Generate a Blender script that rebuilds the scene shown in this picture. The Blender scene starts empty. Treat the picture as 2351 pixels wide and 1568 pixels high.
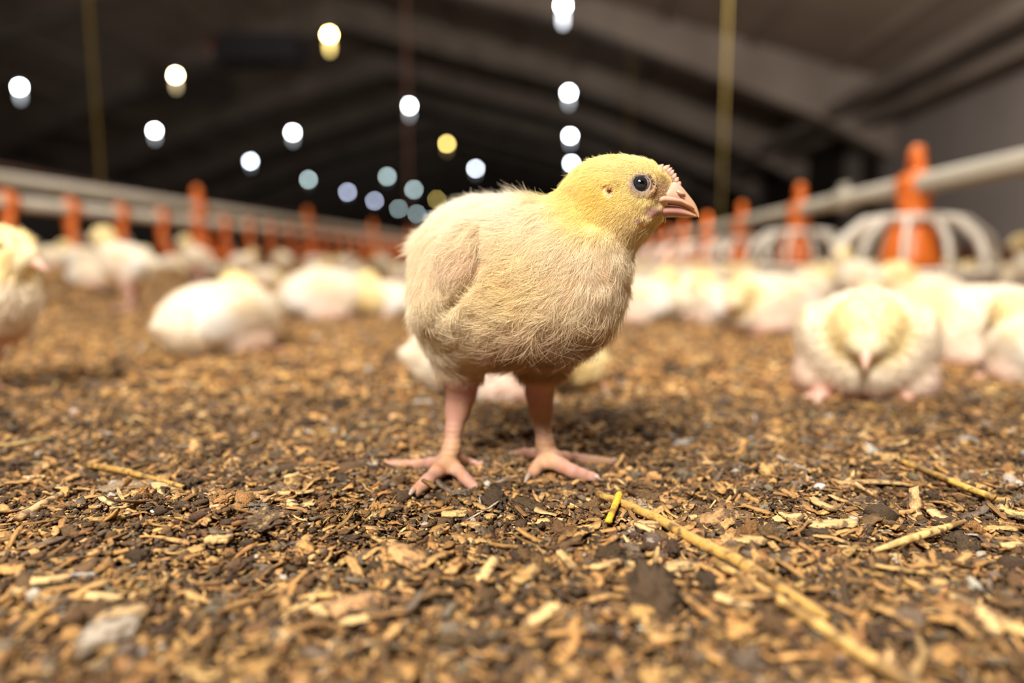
import bpy, math, random
import numpy as np
from mathutils import Vector, Matrix, Quaternion

random.seed(7)
RNG = np.random.default_rng(11)
C = bpy.context.scene.collection
sc = bpy.context.scene

# ------------------------------------------------------------------ camera
F_PX = 2351 * 24 / 36.0
CAM_H = 0.095
YAW, PITCH = math.radians(4.51), math.radians(6.878)
CAM = np.array([0.0, 0.0, CAM_H])
cR = np.array([math.cos(YAW), math.sin(YAW), 0.0])
cF = np.array([-math.sin(YAW) * math.cos(PITCH), math.cos(YAW) * math.cos(PITCH), -math.sin(PITCH)])
cU = np.cross(cR, cF)

cam_data = bpy.data.cameras.new('camera')
cam = bpy.data.objects.new('camera', cam_data)
C.objects.link(cam)
cam.location = CAM
cam.rotation_euler = (math.radians(90) - PITCH, 0, YAW)
cam_data.sensor_width = 36
cam_data.lens = 24
cam_data.clip_start = 0.01
cam_data.clip_end = 200
cam_data.dof.use_dof = True
cam_data.dof.focus_distance = 0.247
cam_data.dof.aperture_fstop = 3.45
sc.camera = cam

# ------------------------------------------------------------------ view, world
sc.view_settings.view_transform = 'Standard'
sc.view_settings.look = 'None'
sc.view_settings.gamma = 1
sc.view_settings.use_curve_mapping = False
sc.view_settings.exposure = 0.0
sc.cycles.use_adaptive_sampling = False
sc.cycles.max_bounces = 5
sc.cycles.diffuse_bounces = 3
sc.cycles.glossy_bounces = 2
sc.cycles.transmission_bounces = 2
sc.cycles.caustics_reflective = False
sc.cycles.caustics_refractive = False
sc.cycles.sample_clamp_indirect = 4
world = bpy.data.worlds.new('world')
sc.world = world
world.use_nodes = True
world.node_tree.nodes['Background'].inputs[0].default_value = (0.9, 0.8, 0.7, 1)
world.node_tree.nodes['Background'].inputs[1].default_value = 0.02

# ------------------------------------------------------------------ key and fill lights: unseen sources added to light birds, floor and roof
def area_light(name, loc, target, size, power, color):
    d = bpy.data.lights.new(name, 'AREA')
    d.shape = 'DISK'
    d.size = size
    d.energy = power
    d.color = color
    o = bpy.data.objects.new(name, d)
    C.objects.link(o)
    o.location = loc
    o.rotation_euler = (Vector(target) - Vector(loc)).to_track_quat('-Z', 'Y').to_euler()
    return o

def spot_light(name, loc, target, angle, power, color, size=.2, blend=.8):
    d = bpy.data.lights.new(name, 'SPOT')
    d.spot_size = math.radians(angle); d.spot_blend = blend
    d.energy = power; d.color = color; d.shadow_soft_size = size
    o = bpy.data.objects.new(name, d)
    C.objects.link(o)
    o.location = loc
    o.rotation_euler = (Vector(target) - Vector(loc)).to_track_quat('-Z', 'Y').to_euler()
    return o

area_light('key_light', (-0.38, -0.95, 1.42), (0.1, 0.5, 0.05), 0.6, 99, (1.0, 0.93, 0.84))  # unseen key light above and behind the camera, no lamp modelled for it
area_light('overhead_fill', (0.5, 1.9, 2.5), (0.3, 1.5, 0.0), 0.5, 66, (1.0, 0.93, 0.84))  # added fill over the right-hand chicks, not one of the hanging lamps
area_light('overhead_fill', (-2.0, 2.6, 2.5), (-1.6, 2.6, 0.0), 0.5, 50, (1.0, 0.92, 0.82))  # second added fill, over the left pipes and bank
spot_light('roof_fill', (1.6, 1.5, 1.5), (2.2, 9.0, 3.6), 120, 1900, (1.0, 0.86, 0.75))  # unseen spot added to brighten the right roof and beams
spot_light('roof_fill', (-3.5, 2.0, 1.5), (-5.0, 10.0, 3.9), 120, 210, (1.0, 0.82, 0.66))  # weaker added spot for the left half of the roof

# ------------------------------------------------------------------ projection helpers (a photograph pixel -> a point of the place)
def ray(px, py):
    return cF + cR * ((px - 1175.5) / F_PX) + cU * (-(py - 784.0) / F_PX)

def W(px, py, d):                       # d: depth in metres along the view axis
    return CAM + ray(px, py) * d

def G(px, py, z=0.0):                   # where the ray meets height z
    r = ray(px, py)
    return CAM + r * ((z - CAM_H) / r[2])

def proj(P):
    P = np.asarray(P, dtype=float) - CAM
    d = P @ cF
    return 1175.5 + F_PX * (P @ cR) / d, 784.0 - F_PX * (P @ cU) / d, d

# ------------------------------------------------------------------ noise
_LAT = np.random.default_rng(3).random((32, 32, 32)).astype(np.float32)

def noise3(p, scale):
    q = np.asarray(p, dtype=np.float64) * scale + 1000.0
    i = np.floor(q).astype(np.int64)
    f = q - i
    f = f * f * (3 - 2 * f)
    out = 0
    for a in (0, 1):
        wa = f[..., 0] if a else 1 - f[..., 0]
        for b in (0, 1):
            wb = f[..., 1] if b else 1 - f[..., 1]
            for c in (0, 1):
                wc = f[..., 2] if c else 1 - f[..., 2]
                out = out + wa * wb * wc * _LAT[(i[..., 0] + a) % 32, (i[..., 1] + b) % 32, (i[..., 2] + c) % 32]
    return out

def ground_z(x, y):
    x = np.asarray(x, dtype=float); y = np.asarray(y, dtype=float)
    p = np.stack([x, y, np.zeros_like(x)], -1)
    d = np.hypot(x, y)
    z = (noise3(p, 22) - .5) * .005 + (noise3(p + 7, 70) - .5) * .0028
    z = z + (noise3(p + 3, 7) - .5) * .010 * np.clip((d - .35) / .8, 0, 1)
    t = np.clip((-1.02 - x + (noise3(p, 2.2) - .5) * .12) / .16, 0, 1) * np.clip((y - .9) / .5, 0, 1)
    z = z + t * t * (3 - 2 * t) * (.062 + (noise3(p + 9, 9) - .5) * .02)
    c = G(470, 1205)                                       # a small hump of caked litter left of the feet
    z = z + .008 * np.exp(-((x - c[0]) ** 2 / .045 ** 2 + (y - c[1]) ** 2 / .02 ** 2))
    return z

# ------------------------------------------------------------------ mesh helpers
def mesh_np(name, verts, faces):
    verts = np.ascontiguousarray(verts, dtype=np.float32)
    faces = np.ascontiguousarray(faces, dtype=np.int32)
    me = bpy.data.meshes.new(name)
    me.vertices.add(len(verts))
    me.vertices.foreach_set('co', verts.ravel())
    k = faces.shape[1]
    me.loops.add(faces.size)
    me.loops.foreach_set('vertex_index', faces.ravel())
    me.polygons.add(len(faces))
    me.polygons.foreach_set('loop_start', np.arange(0, faces.size, k, dtype=np.int32))
    me.update(calc_edges=True)
    return me

def smooth(me, v=True):
    me.polygons.foreach_set('use_smooth', np.full(len(me.polygons), v))
    return me

def color_attr(me, name, cols):
    a = me.attributes.new(name, 'FLOAT_COLOR', 'POINT')
    c = np.ones((len(cols), 4), dtype=np.float32)
    c[:, :3] = cols
    a.data.foreach_set('color', c.ravel())

def vec_attr(me, name, v):
    a = me.attributes.new(name, 'FLOAT_VECTOR', 'POINT')
    a.data.foreach_set('vector', np.ascontiguousarray(v, dtype=np.float32).ravel())

def tag(o, label=None, cat=None, group=None, kind=None):
    if label: o['label'] = label
    if cat: o['category'] = cat
    if group: o['group'] = group
    if kind: o['kind'] = kind
    return o

def link(name, me, mat=None, parent=None, loc=None):
    o = bpy.data.objects.new(name, me)
    C.objects.link(o)
    if mat is not None and len(me.materials) == 0:
        me.materials.append(mat)
    if parent is not None: o.parent = parent
    if loc is not None: o.location = loc
    return o

def empty(name, loc=(0, 0, 0), rz=0):
    o = bpy.data.objects.new(name, None)
    C.objects.link(o)
    o.location = loc
    o.rotation_euler = (0, 0, rz)
    o.empty_display_size = .02
    return o

class MB:
    def __init__(s): s.v = []; s.f = []
    def add(s, vs, fs):
        n = len(s.v)
        s.v += [tuple(float(c) for c in v) for v in vs]
        s.f += [tuple(i + n for i in f) for f in fs]
    def box(s, c, size, M=None):
        c = Vector(c); h = Vector(size) / 2
        vs = [Vector((sx * h.x, sy * h.y, sz * h.z)) for sx in (-1, 1) for sy in (-1, 1) for sz in (-1, 1)]
        if M is not None: vs = [M @ v for v in vs]
        s.add([v + c for v in vs], [(0, 1, 3, 2), (4, 6, 7, 5), (0, 4, 5, 1), (2, 3, 7, 6), (0, 2, 6, 4), (1, 5, 7, 3)])
    def tube(s, pts, rad, n=12, closed=False, flat=1.0):
        pts = [Vector(p) for p in pts]
        if not hasattr(rad, '__len__'): rad = [rad] * len(pts)
        rings = []
        T0 = None
        N = None
        for i, p in enumerate(pts):
            if closed: t = pts[(i + 1) % len(pts)] - pts[i - 1]
            else: t = pts[min(i + 1, len(pts) - 1)] - pts[max(i - 1, 0)]
            t.normalize()
            if N is None:
                N = t.cross(Vector((0, 0, 1)))
                if N.length < 1e-3: N = t.cross(Vector((1, 0, 0)))
            N = (N - t * N.dot(t)).normalized()
            B = t.cross(N)
            rings.append([p + (N * math.cos(2 * math.pi * k / n) + B * math.sin(2 * math.pi * k / n) * flat) * rad[i] for k in range(n)])
        fs = []
        m = len(rings)
        for i in range(m if closed else m - 1):
            j = (i + 1) % m
            for k in range(n):
                fs.append((i * n + k, i * n + (k + 1) % n, j * n + (k + 1) % n, j * n + k))
        if not closed:
            fs.append(tuple(range(n))[::-1]); fs.append(tuple((m - 1) * n + k for k in range(n)))
        s.add([v for r in rings for v in r], fs)
    def lathe(s, prof, n=32, c=(0, 0, 0), cap=True):
        c = Vector(c)
        vs = [c + Vector((r * math.cos(2 * math.pi * k / n), r * math.sin(2 * math.pi * k / n), z)) for r, z in prof for k in range(n)]
        fs = [(i * n + k, i * n + (k + 1) % n, (i + 1) * n + (k + 1) % n, (i + 1) * n + k) for i in range(len(prof) - 1) for k in range(n)]
        if cap:
            fs.append(tuple(range(n))[::-1]); fs.append(tuple((len(prof) - 1) * n + k for k in range(n)))
        s.add(vs, fs)
    def mesh(s, name, mat=None, sm=False):
        me = bpy.data.meshes.new(name)
        me.from_pydata(s.v, [], s.f)
        me.validate(); me.update()
        if mat: me.materials.append(mat)
        if sm: smooth(me)
        return me
    def obj(s, name, mat, parent=None, sm=False, loc=None):
        return link(name, s.mesh(name, mat, sm), None, parent, loc)

# ------------------------------------------------------------------ materials
def mat(name, color=(.5, .5, .5), rough=.6, spec=.5, metal=0.0, sss=0.0, sss_r=(.005, .002, .001), emit=None, estr=0, noise=None, bump=None, attr=None, trans=0):
    m = bpy.data.materials.new(name)
    m.use_nodes = True
    nt = m.node_tree
    b = nt.nodes['Principled BSDF']
    b.inputs['Base Color'].default_value = (*color, 1)
    b.inputs['Roughness'].default_value = rough
    b.inputs['Specular IOR Level'].default_value = spec
    b.inputs['Metallic'].default_value = metal
    if sss:
        b.inputs['Subsurface Weight'].default_value = sss
        b.inputs['Subsurface Radius'].default_value = (1, .45, .3)
        b.inputs['Subsurface Scale'].default_value = sss_r[0]
    if emit:
        b.inputs['Emission Color'].default_value = (*emit, 1)
        b.inputs['Emission Strength'].default_value = estr
    src = None
    if attr:
        a = nt.nodes.new('ShaderNodeAttribute'); a.attribute_name = attr
        src = a.outputs['Color']
    tc = nt.nodes.new('ShaderNodeTexCoord')
    if noise:                                  # (scale, second colour or factor, contrast)
        n = nt.nodes.new('ShaderNodeTexNoise'); n.inputs['Scale'].default_value = noise[0]; n.inputs['Detail'].default_value = 5
        nt.links.new(tc.outputs['Object'], n.inputs['Vector'])
        r = nt.nodes.new('ShaderNodeValToRGB')
        r.color_ramp.elements[0].position = .5 - noise[2]; r.color_ramp.elements[1].position = .5 + noise[2]
        nt.links.new(n.outputs['Fac'], r.inputs['Fac'])
        mx = nt.nodes.new('ShaderNodeMix'); mx.data_type = 'RGBA'
        nt.links.new(r.outputs['Color'], mx.inputs[0])
        if src: 
            mx.blend_type = 'MULTIPLY'; mx.inputs[0].default_value = 1
            nt.links.new(src, mx.inputs[6]); mx.inputs[7].default_value = (*noise[1], 1)
        else:
            mx.inputs[6].default_value = (*color, 1); mx.inputs[7].default_value = (*noise[1], 1)
        src = mx.outputs[2]
    if src: nt.links.new(src, b.inputs['Base Color'])
    if bump:                                   # (scale, strength, distance)
        n = nt.nodes.new('ShaderNodeTexNoise'); n.inputs['Scale'].default_value = bump[0]; n.inputs['Detail'].default_value = 6
        nt.links.new(tc.outputs['Object'], n.inputs['Vector'])
        bp = nt.nodes.new('ShaderNodeBump'); bp.inputs['Strength'].default_value = bump[1]; bp.inputs['Distance'].default_value = bump[2]
        nt.links.new(n.outputs['Fac'], bp.inputs['Height']); nt.links.new(bp.outputs[0], b.inputs['Normal'])
    return m

def litter_mat(name, grain=(180, 2600, 2600), gain=.62, bumpd=.00035, rough=.8, spots=True):
    """wood and caked litter: each piece's own tint, streaked along its grain"""
    m = bpy.data.materials.new(name); m.use_nodes = True
    nt = m.node_tree; b = nt.nodes['Principled BSDF']
    b.inputs['Roughness'].default_value = rough
    b.inputs['Specular IOR Level'].default_value = .35
    a = nt.nodes.new('ShaderNodeAttribute'); a.attribute_name = 'tint'
    g = nt.nodes.new('ShaderNodeAttribute'); g.attribute_name = 'grain'
    mp = nt.nodes.new('ShaderNodeMapping'); mp.inputs['Scale'].default_value = grain
    nt.links.new(g.outputs['Vector'], mp.inputs['Vector'])
    n = nt.nodes.new('ShaderNodeTexNoise'); n.inputs['Scale'].default_value = 1; n.inputs['Detail'].default_value = 4; n.inputs['Roughness'].default_value = .65
    nt.links.new(mp.outputs[0], n.inputs['Vector'])
    mr = nt.nodes.new('ShaderNodeMapRange'); mr.inputs['From Min'].default_value = .3; mr.inputs['From Max'].default_value = .7
    mr.inputs['To Min'].default_value = 1 - gain; mr.inputs['To Max'].default_value = 1 + gain * .6
    nt.links.new(n.outputs['Fac'], mr.inputs['Value'])
    mx = nt.nodes.new('ShaderNodeMix'); mx.data_type = 'RGBA'; mx.blend_type = 'MULTIPLY'; mx.inputs[0].default_value = 1
    nt.links.new(a.outputs['Color'], mx.inputs[6]); nt.links.new(mr.outputs[0], mx.inputs[7])
    col = mx.outputs[2]
    if spots:                                  # smears of manure
        tc = nt.nodes.new('ShaderNodeTexCoord')
        n2 = nt.nodes.new('ShaderNodeTexNoise'); n2.inputs['Scale'].default_value = 320; n2.inputs['Detail'].default_value = 4
        nt.links.new(tc.outputs['Object'], n2.inputs['Vector'])
        r = nt.nodes.new('ShaderNodeMapRange'); r.inputs['From Min'].default_value = .52; r.inputs['From Max'].default_value = .64; r.inputs['To Max'].default_value = .85
        nt.links.new(n2.outputs['Fac'], r.inputs['Value'])
        m2 = nt.nodes.new('ShaderNodeMix'); m2.data_type = 'RGBA'
        nt.links.new(r.outputs[0], m2.inputs[0]); nt.links.new(col, m2.inputs[6]); m2.inputs[7].default_value = (.075, .045, .024, 1)
        col = m2.outputs[2]
    nt.links.new(col, b.inputs['Base Color'])
    bp = nt.nodes.new('ShaderNodeBump'); bp.inputs['Strength'].default_value = .8; bp.inputs['Distance'].default_value = bumpd
    nt.links.new(n.outputs['Fac'], bp.inputs['Height']); nt.links.new(bp.outputs[0], b.inputs['Normal'])
    return m

M_chip = litter_mat('wood_shaving')
M_clod = litter_mat('caked_litter', (2200, 2200, 2200), .75, .0007, .75, False)
M_straw = litter_mat('straw', (60, 1500, 1500), .35, .00015, .45)
M_concrete = mat('roof_beam_paint', (.20, .175, .15), .8, .2, noise=(1.2, (.12, .10, .085), .25))
M_roof = mat('roof_sheet', (.25, .205, .165), .8, .2, noise=(.8, (.17, .135, .105), .25))
M_wall = mat('wall_panel', (.24, .22, .21), .7, .3, noise=(.9, (.16, .145, .135), .3))
M_walldark = mat('wall_dark', (.02, .014, .01), .8, .2)
M_brick = mat('wall_plinth', (.16, .06, .03), .8, .2, noise=(9, (.09, .04, .025), .2))
M_pipe = mat('galvanised_pipe', (.46, .42, .34), .45, .5, noise=(14, (.36, .32, .25), .3))
M_pvc = mat('cream_pvc', (.62, .56, .46), .4, .5, noise=(10, (.5, .44, .35), .3))
M_orange = mat('orange_plastic', (.86, .20, .022), .38, .5, noise=(30, (.76, .17, .02), .3))
M_grill = mat('white_plastic', (.78, .73, .64), .35, .5, noise=(20, (.66, .6, .5), .3))
M_pan = mat('grey_pan_plastic', (.48, .40, .32), .5, .4)
M_rope = mat('yellow_rope', (.22, .165, .045), .8, .2, bump=(900, .6, .002))
M_cord = mat('brown_cord', (.14, .07, .05), .8, .2)
M_heater = mat('dark_steel', (.02, .02, .026), .5, .4)
M_red = mat('red_paint', (.35, .04, .02), .5, .4)
M_socket = mat('lamp_socket', (.3, .3, .3), .4, .4)

# ================================================================== the barn
RIDGE_X, RIDGE_Z, EAVE_Z = -4.6, 5.35, 2.60
XR, XL = 4.6, -13.8
Y0, Y1 = -6.0, 62.0

def struct(name, mb, m, sm=False):
    o = mb.obj(name, m, None, sm)
    o['kind'] = 'structure'
    return o

b = MB(); b.box(((XL + XR + .25) / 2, (Y0 + Y1) / 2, -.06), (XR - XL + 1.2, Y1 - Y0 + .4, .08)); struct('floor', b, M_clod)
# roof: two slopes of sheets, with purlins
b = MB()
for xe in (XR + .4, XL - .4):
    ze = EAVE_Z - .1
    b.add([(RIDGE_X, Y0, RIDGE_Z), (RIDGE_X, Y1, RIDGE_Z), (xe, Y1, ze), (xe, Y0, ze), (RIDGE_X, Y0, RIDGE_Z + .1), (RIDGE_X, Y1, RIDGE_Z + .1), (xe, Y1, ze + .1), (xe, Y0, ze + .1)],
          [(0, 1, 2, 3), (7, 6, 5, 4), (0, 3, 7, 4), (1, 5, 6, 2), (3, 2, 6, 7)])
    for k in range(1, 8):
        t = k / 8
        b.box((RIDGE_X + (xe - RIDGE_X) * t, (Y0 + Y1) / 2, RIDGE_Z + (ze - RIDGE_Z) * t - .05), (.08, Y1 - Y0 - .1, .12))
struct('ceiling', b, M_roof)
# portal beams across the barn
n = 1
for k in range(-2, 13):
    y = 3.6 * k + 10.6
    if k == -1: continue
    b = MB()
    for sg in (1, -1):
        w = .28
        bot = [(0, 4.75), (4.8, 3.48), (8.2, 2.13), (9.3, 1.55)]
        X_ = lambda t: RIDGE_X + sg * t
        top = [(t, RIDGE_Z - .02 - t * (RIDGE_Z - EAVE_Z + .1) / 9.6) for t, _ in bot]
        for (b0, b1, t0, t1) in zip(bot[:-1], bot[1:], top[:-1], top[1:]):
            vs = [(X_(q[0]), y + s_ * w / 2, q[1]) for s_ in (-1, 1) for q in (t0, t1, b1, b0)]
            b.add(vs, [(0, 1, 2, 3), (7, 6, 5, 4), (0, 4, 5, 1), (1, 5, 6, 2), (2, 6, 7, 3), (3, 7, 4, 0)])
    struct('trim_%d' % n, b, M_concrete); n += 1
# eave beams along the walls
for xe in (XR - .1, XL + .1):
    b = MB(); s = 1 if xe > 0 else -1
    b.box((xe - s * .75, (Y0 + Y1) / 2, 2.16), (.14, Y1 - Y0 - .1, .16))
    b.box((xe - s * .30, (Y0 + Y1) / 2, 2.02), (.16, Y1 - Y0 - .1, .12))
    struct('trim_%d' % n, b, M_concrete); n += 1
# side walls: pale panels above a reddish plinth, with dark openings
for side, xw in (('right', XR + .18), ('left', XL - .18)):
    s = 1 if xw > 0 else -1
    b = MB(); b.box((xw, (Y0 + Y1) / 2, 1.42), (.12, Y1 - Y0, 2.4)); w_ = struct('wall_' + side, b, M_wall)
    b = MB(); b.box((xw - s * .02, (Y0 + Y1) / 2, .12), (.2, Y1 - Y0 - .1, .28)); struct('baseboard_' + side, b, M_brick)
i = 1
for (y0, y1) in ((6.9, 7.15), (10.9, 11.5), (12.3, 17.0), (18.2, 23.0), (24.4, 29.3), (30.6, 36), (37.4, 48)):
    b = MB(); b.box((XR + .10, (y0 + y1) / 2, 1.25), (.06, y1 - y0, 1.7)); struct('window_%d' % i, b, M_walldark if y0 > 7 else M_brick); i += 1
b = MB(); b.box(((XL + XR) / 2, Y1 - .1, 2.0), (XR - XL + .4, .12, 5.2)); struct('wall_back', b, M_walldark)
# ================================================================== bedding: the heightfield that carries everything
def sinh_axis(lo, hi, n, s, c=0.0):
    t = np.linspace(math.asinh((lo - c) / s), math.asinh((hi - c) / s), n)
    return c + s * np.sinh(t)

gx = sinh_axis(XL + .1, XR - .05, 620, .22, 0.05)
gy = sinh_axis(-5.9, 61.8, 700, .16, .27)
X, Y = np.meshgrid(gx, gy)
Z = ground_z(X, Y) - .0035
V = np.stack([X, Y, Z], -1).reshape(-1, 3)
nx, ny = len(gx), len(gy)
I = np.arange(nx * ny).reshape(ny, nx)
Fq = np.stack([I[:-1, :-1], I[:-1, 1:], I[1:, 1:], I[1:, :-1]], -1).reshape(-1, 4)
me = smooth(mesh_np('bedding', V, Fq))

def bedding_mat():
    m = bpy.data.materials.new('bedding'); m.use_nodes = True
    nt = m.node_tree; b = nt.nodes['Principled BSDF']; b.inputs['Roughness'].default_value = .85; b.inputs['Specular IOR Level'].default_value = .25
    tc = nt.nodes.new('ShaderNodeTexCoord')
    n = nt.nodes.new('ShaderNodeTexNoise'); n.inputs['Scale'].default_value = 130; n.inputs['Detail'].default_value = 5; n.inputs['Roughness'].default_value = .7
    nt.links.new(tc.outputs['Object'], n.inputs['Vector'])
    r = nt.nodes.new('ShaderNodeValToRGB'); e = r.color_ramp.elements
    e[0].position = .34; e[0].color = (.05, .030, .016, 1); e[1].position = .70; e[1].color = (.48, .31, .15, 1)
    for p, c in ((.43, (.16, .095, .045, 1)), (.54, (.34, .20, .09, 1))):
        q = e.new(p); q.color = c
    nt.links.new(n.outputs['Fac'], r.inputs['Fac'])
    v = nt.nodes.new('ShaderNodeTexVoronoi'); v.inputs['Scale'].default_value = 95
    nt.links.new(tc.outputs['Object'], v.inputs['Vector'])
    hs = nt.nodes.new('ShaderNodeMix'); hs.data_type = 'RGBA'; hs.blend_type = 'OVERLAY'; hs.inputs[0].default_value = .45
    sp = nt.nodes.new('ShaderNodeSeparateColor'); nt.links.new(v.outputs['Color'], sp.inputs[0])
    nt.links.new(r.outputs['Color'], hs.inputs[6]); nt.links.new(sp.outputs[0], hs.inputs[7])
    nt.links.new(hs.outputs[2], b.inputs['Base Color'])
    bp = nt.nodes.new('ShaderNodeBump'); bp.inputs['Strength'].default_value = 1; bp.inputs['Distance'].default_value = .003
    nt.links.new(n.outputs['Fac'], bp.inputs['Height']); nt.links.new(bp.outputs[0], b.inputs['Normal'])
    return m
M_bed = bedding_mat()
tag(link('bedding', me, M_bed), 'brown caked litter bedding covering the whole barn floor', 'litter', kind='stuff')

# ---- shavings, clods, crumbs scattered over it
TINTS = np.array([(.58, .33, .115), (.47, .25, .078), (.68, .44, .19), (.29, .148, .048), (.155, .083, .032), (.078, .045, .022), (.185, .135, .088), (.52, .45, .37)])
def tints(n, probs, rng):
    c = TINTS[rng.choice(len(TINTS), n, p=np.array(probs) / np.sum(probs))]
    return np.clip(c * rng.uniform(.75, 1.2, (n, 1)) * rng.uniform(.94, 1.06, (n, 3)), 0, .85)

def rand_rot(n, tilt, rng):
    """rotations: a spin about z, then a tilt of up to `tilt` rad"""
    a = rng.uniform(0, 2 * np.pi, n); th = rng.normal(0, tilt, n); ph = rng.uniform(0, 2 * np.pi, n)
    ca, sa = np.cos(a), np.sin(a); z = np.zeros(n); o = np.ones(n)
    Rz = np.stack([ca, -sa, z, sa, ca, z, z, z, o], -1).reshape(n, 3, 3)
    kx, ky = np.cos(ph), np.sin(ph); c, s = np.cos(th), np.sin(th); k = 1 - c
    Rt = np.stack([c + kx * kx * k, kx * ky * k, ky * s, kx * ky * k, c + ky * ky * k, -kx * s, -ky * s, kx * s, c], -1).reshape(n, 3, 3)
    return Rt @ Rz

def scatter_xy(n, d0, d1, rng, spread=1.2):
    """points on the floor between two distances, inside what the lens can see and a little beyond"""
    d = np.sqrt(rng.uniform(d0 ** 2, d1 ** 2, n))
    x = rng.uniform(-1, 1, n) * spread * d
    c, s = math.cos(YAW), math.sin(YAW)
    return x * c - d * s, x * s + d * c

def chips(n, d0, d1, L, Wd, T, rng, cols=6, tilt=.22, lift=(-.0015, .0025)):
    m = cols
    u = np.linspace(-1, 1, m)
    lx = np.minimum(rng.lognormal(np.log(L), .42, n), L * 2); wy = np.minimum(np.minimum(rng.lognormal(np.log(Wd), .45, n), lx * .8), Wd * 2); tz = rng.lognormal(np.log(T), .4, n)
    P = np.zeros((n, m, 2, 2, 3))                        # along, side, top/bottom
    half = np.ones((n, m)) * rng.uniform(.75, 1.1, (n, m))
    half[:, 0] *= np.where(rng.random(n) < .4, rng.uniform(.05, .5, n), rng.uniform(.6, 1.05, n)); half[:, -1] *= np.where(rng.random(n) < .5, rng.uniform(.05, .5, n), rng.uniform(.6, 1.05, n))
    half = half * rng.uniform(.7, 1.2, (n, m))
    mid = np.cumsum(rng.normal(0, .12, (n, m)), 1)
    bend = rng.normal(0, .10, (n, 1)) * u[None] ** 2 * lx[:, None]
    twist = rng.normal(0, .25, (n, 1)) * u[None]
    for j, sd in enumerate((-1, 1)):
        jit = rng.uniform(-.42, .42, (n, m)) / m * 2
        for k, tp in enumerate((1, -1)):
            P[:, :, j, k, 0] = (u[None] + jit) * lx[:, None] / 2
            P[:, :, j, k, 1] = (sd * half + mid * .5) * wy[:, None] / 2
            P[:, :, j, k, 2] = tp * tz[:, None] / 2 * rng.uniform(.6, 1.3, (n, m)) + bend + sd * twist * wy[:, None] * .5
    loc = P.reshape(n, -1, 3)
    x, y = scatter_xy(n, d0, d1, rng)
    R = rand_rot(n, tilt, rng)
    pos = np.stack([x, y, ground_z(x, y) + rng.uniform(lift[0], lift[1], n)], -1)
    wv = np.einsum('nij,nvj->nvi', R, loc) + pos[:, None]
    def q(a): return a
    idx = lambda i, j, k: (i * 2 + j) * 2 + k
    fs = []
    for i in range(m - 1):
        fs += [(idx(i, 0, 0), idx(i + 1, 0, 0), idx(i + 1, 1, 0), idx(i, 1, 0)), (idx(i, 1, 1), idx(i + 1, 1, 1), idx(i + 1, 0, 1), idx(i, 0, 1)),
               (idx(i, 0, 1), idx(i + 1, 0, 1), idx(i + 1, 0, 0), idx(i, 0, 0)), (idx(i, 1, 0), idx(i + 1, 1, 0), idx(i + 1, 1, 1), idx(i, 1, 1))]
    fs += [(idx(0, 0, 0), idx(0, 1, 0), idx(0, 1, 1), idx(0, 0, 1)), (idx(m - 1, 1, 0), idx(m - 1, 0, 0), idx(m - 1, 0, 1), idx(m - 1, 1, 1))]
    fs = np.array(fs)
    return wv, fs, loc

def ico(sub):
    import bmesh
    bm = bmesh.new(); bmesh.ops.create_icosphere(bm, subdivisions=sub, radius=1)
    v = np.array([p.co[:] for p in bm.verts]); f = np.array([[q.index for q in p.verts] for p in bm.faces]); bm.free()
    return v, f

def clods(n, d0, d1, S, sub, rng, lift=(-.001, .0028), flat=(.35, .85)):
    v, f = ico(sub)
    s = rng.lognormal(np.log(S), .38, n)
    ax = np.stack([rng.uniform(.7, 1.5, n), rng.uniform(.6, 1.1, n), rng.uniform(flat[0], flat[1], n)], -1)
    off = rng.uniform(0, 900, (n, 1, 3))
    nz = noise3(v[None] + off, 1.5) * .6 + noise3(v[None] + off, 4.3) * .6
    if sub > 2: nz = nz + (noise3(v[None] + off, 9.0) - .5) * .5
    if sub > 3: nz = nz + (noise3(v[None] + off, 19.0) - .5) * .35
    r = .25 + nz * 1.25
    loc = v[None] * r[..., None] * ax[:, None] * s[:, None, None]
    x, y = scatter_xy(n, d0, d1, rng)
    R = rand_rot(n, .3, rng)
    pos = np.stack([x, y, ground_z(x, y) + rng.uniform(lift[0], lift[1], n)], -1)
    return np.einsum('nij,nvj->nvi', R, loc) + pos[:, None], f, loc

FEET = [G(1030, 1072), G(1256, 1060)]
def keep_clear(wv, top=.0022):
    """press what would stick up through the standing chick's feet down to their soles"""
    for ft in FEET:
        cen = wv.mean(1)
        d = np.hypot((cen[:, 0] - ft[0]), (cen[:, 1] - ft[1]))
        hi = wv[..., 2].max(1)
        near = (d < .030) & (hi > top)
        wv[near, :, 2] -= (hi[near] - top)[:, None]
    return wv

def build_mass(name, parts, m, label, cat, sm=False):
    vs, fs, cols, gr = [], [], [], []
    base = 0
    for wv, f, loc, tint, rng in parts:
        n, k = wv.shape[:2]
        wv = keep_clear(wv)
        vs.append(wv.reshape(-1, 3)); fs.append((f[None] + (np.arange(n) * k)[:, None, None] + base).reshape(-1, f.shape[1]))
        cols.append(np.repeat(tint, k, 0)); gr.append((loc + rng.uniform(0, 50, (n, 1, 3))).reshape(-1, 3))
        base += n * k
    me = mesh_np(name, np.concatenate(vs), np.concatenate(fs))
    color_attr(me, 'tint', np.concatenate(cols)); vec_attr(me, 'grain', np.concatenate(gr))
    if sm: smooth(me)
    return tag(link(name, me, m), label, cat, kind='stuff')

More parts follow.
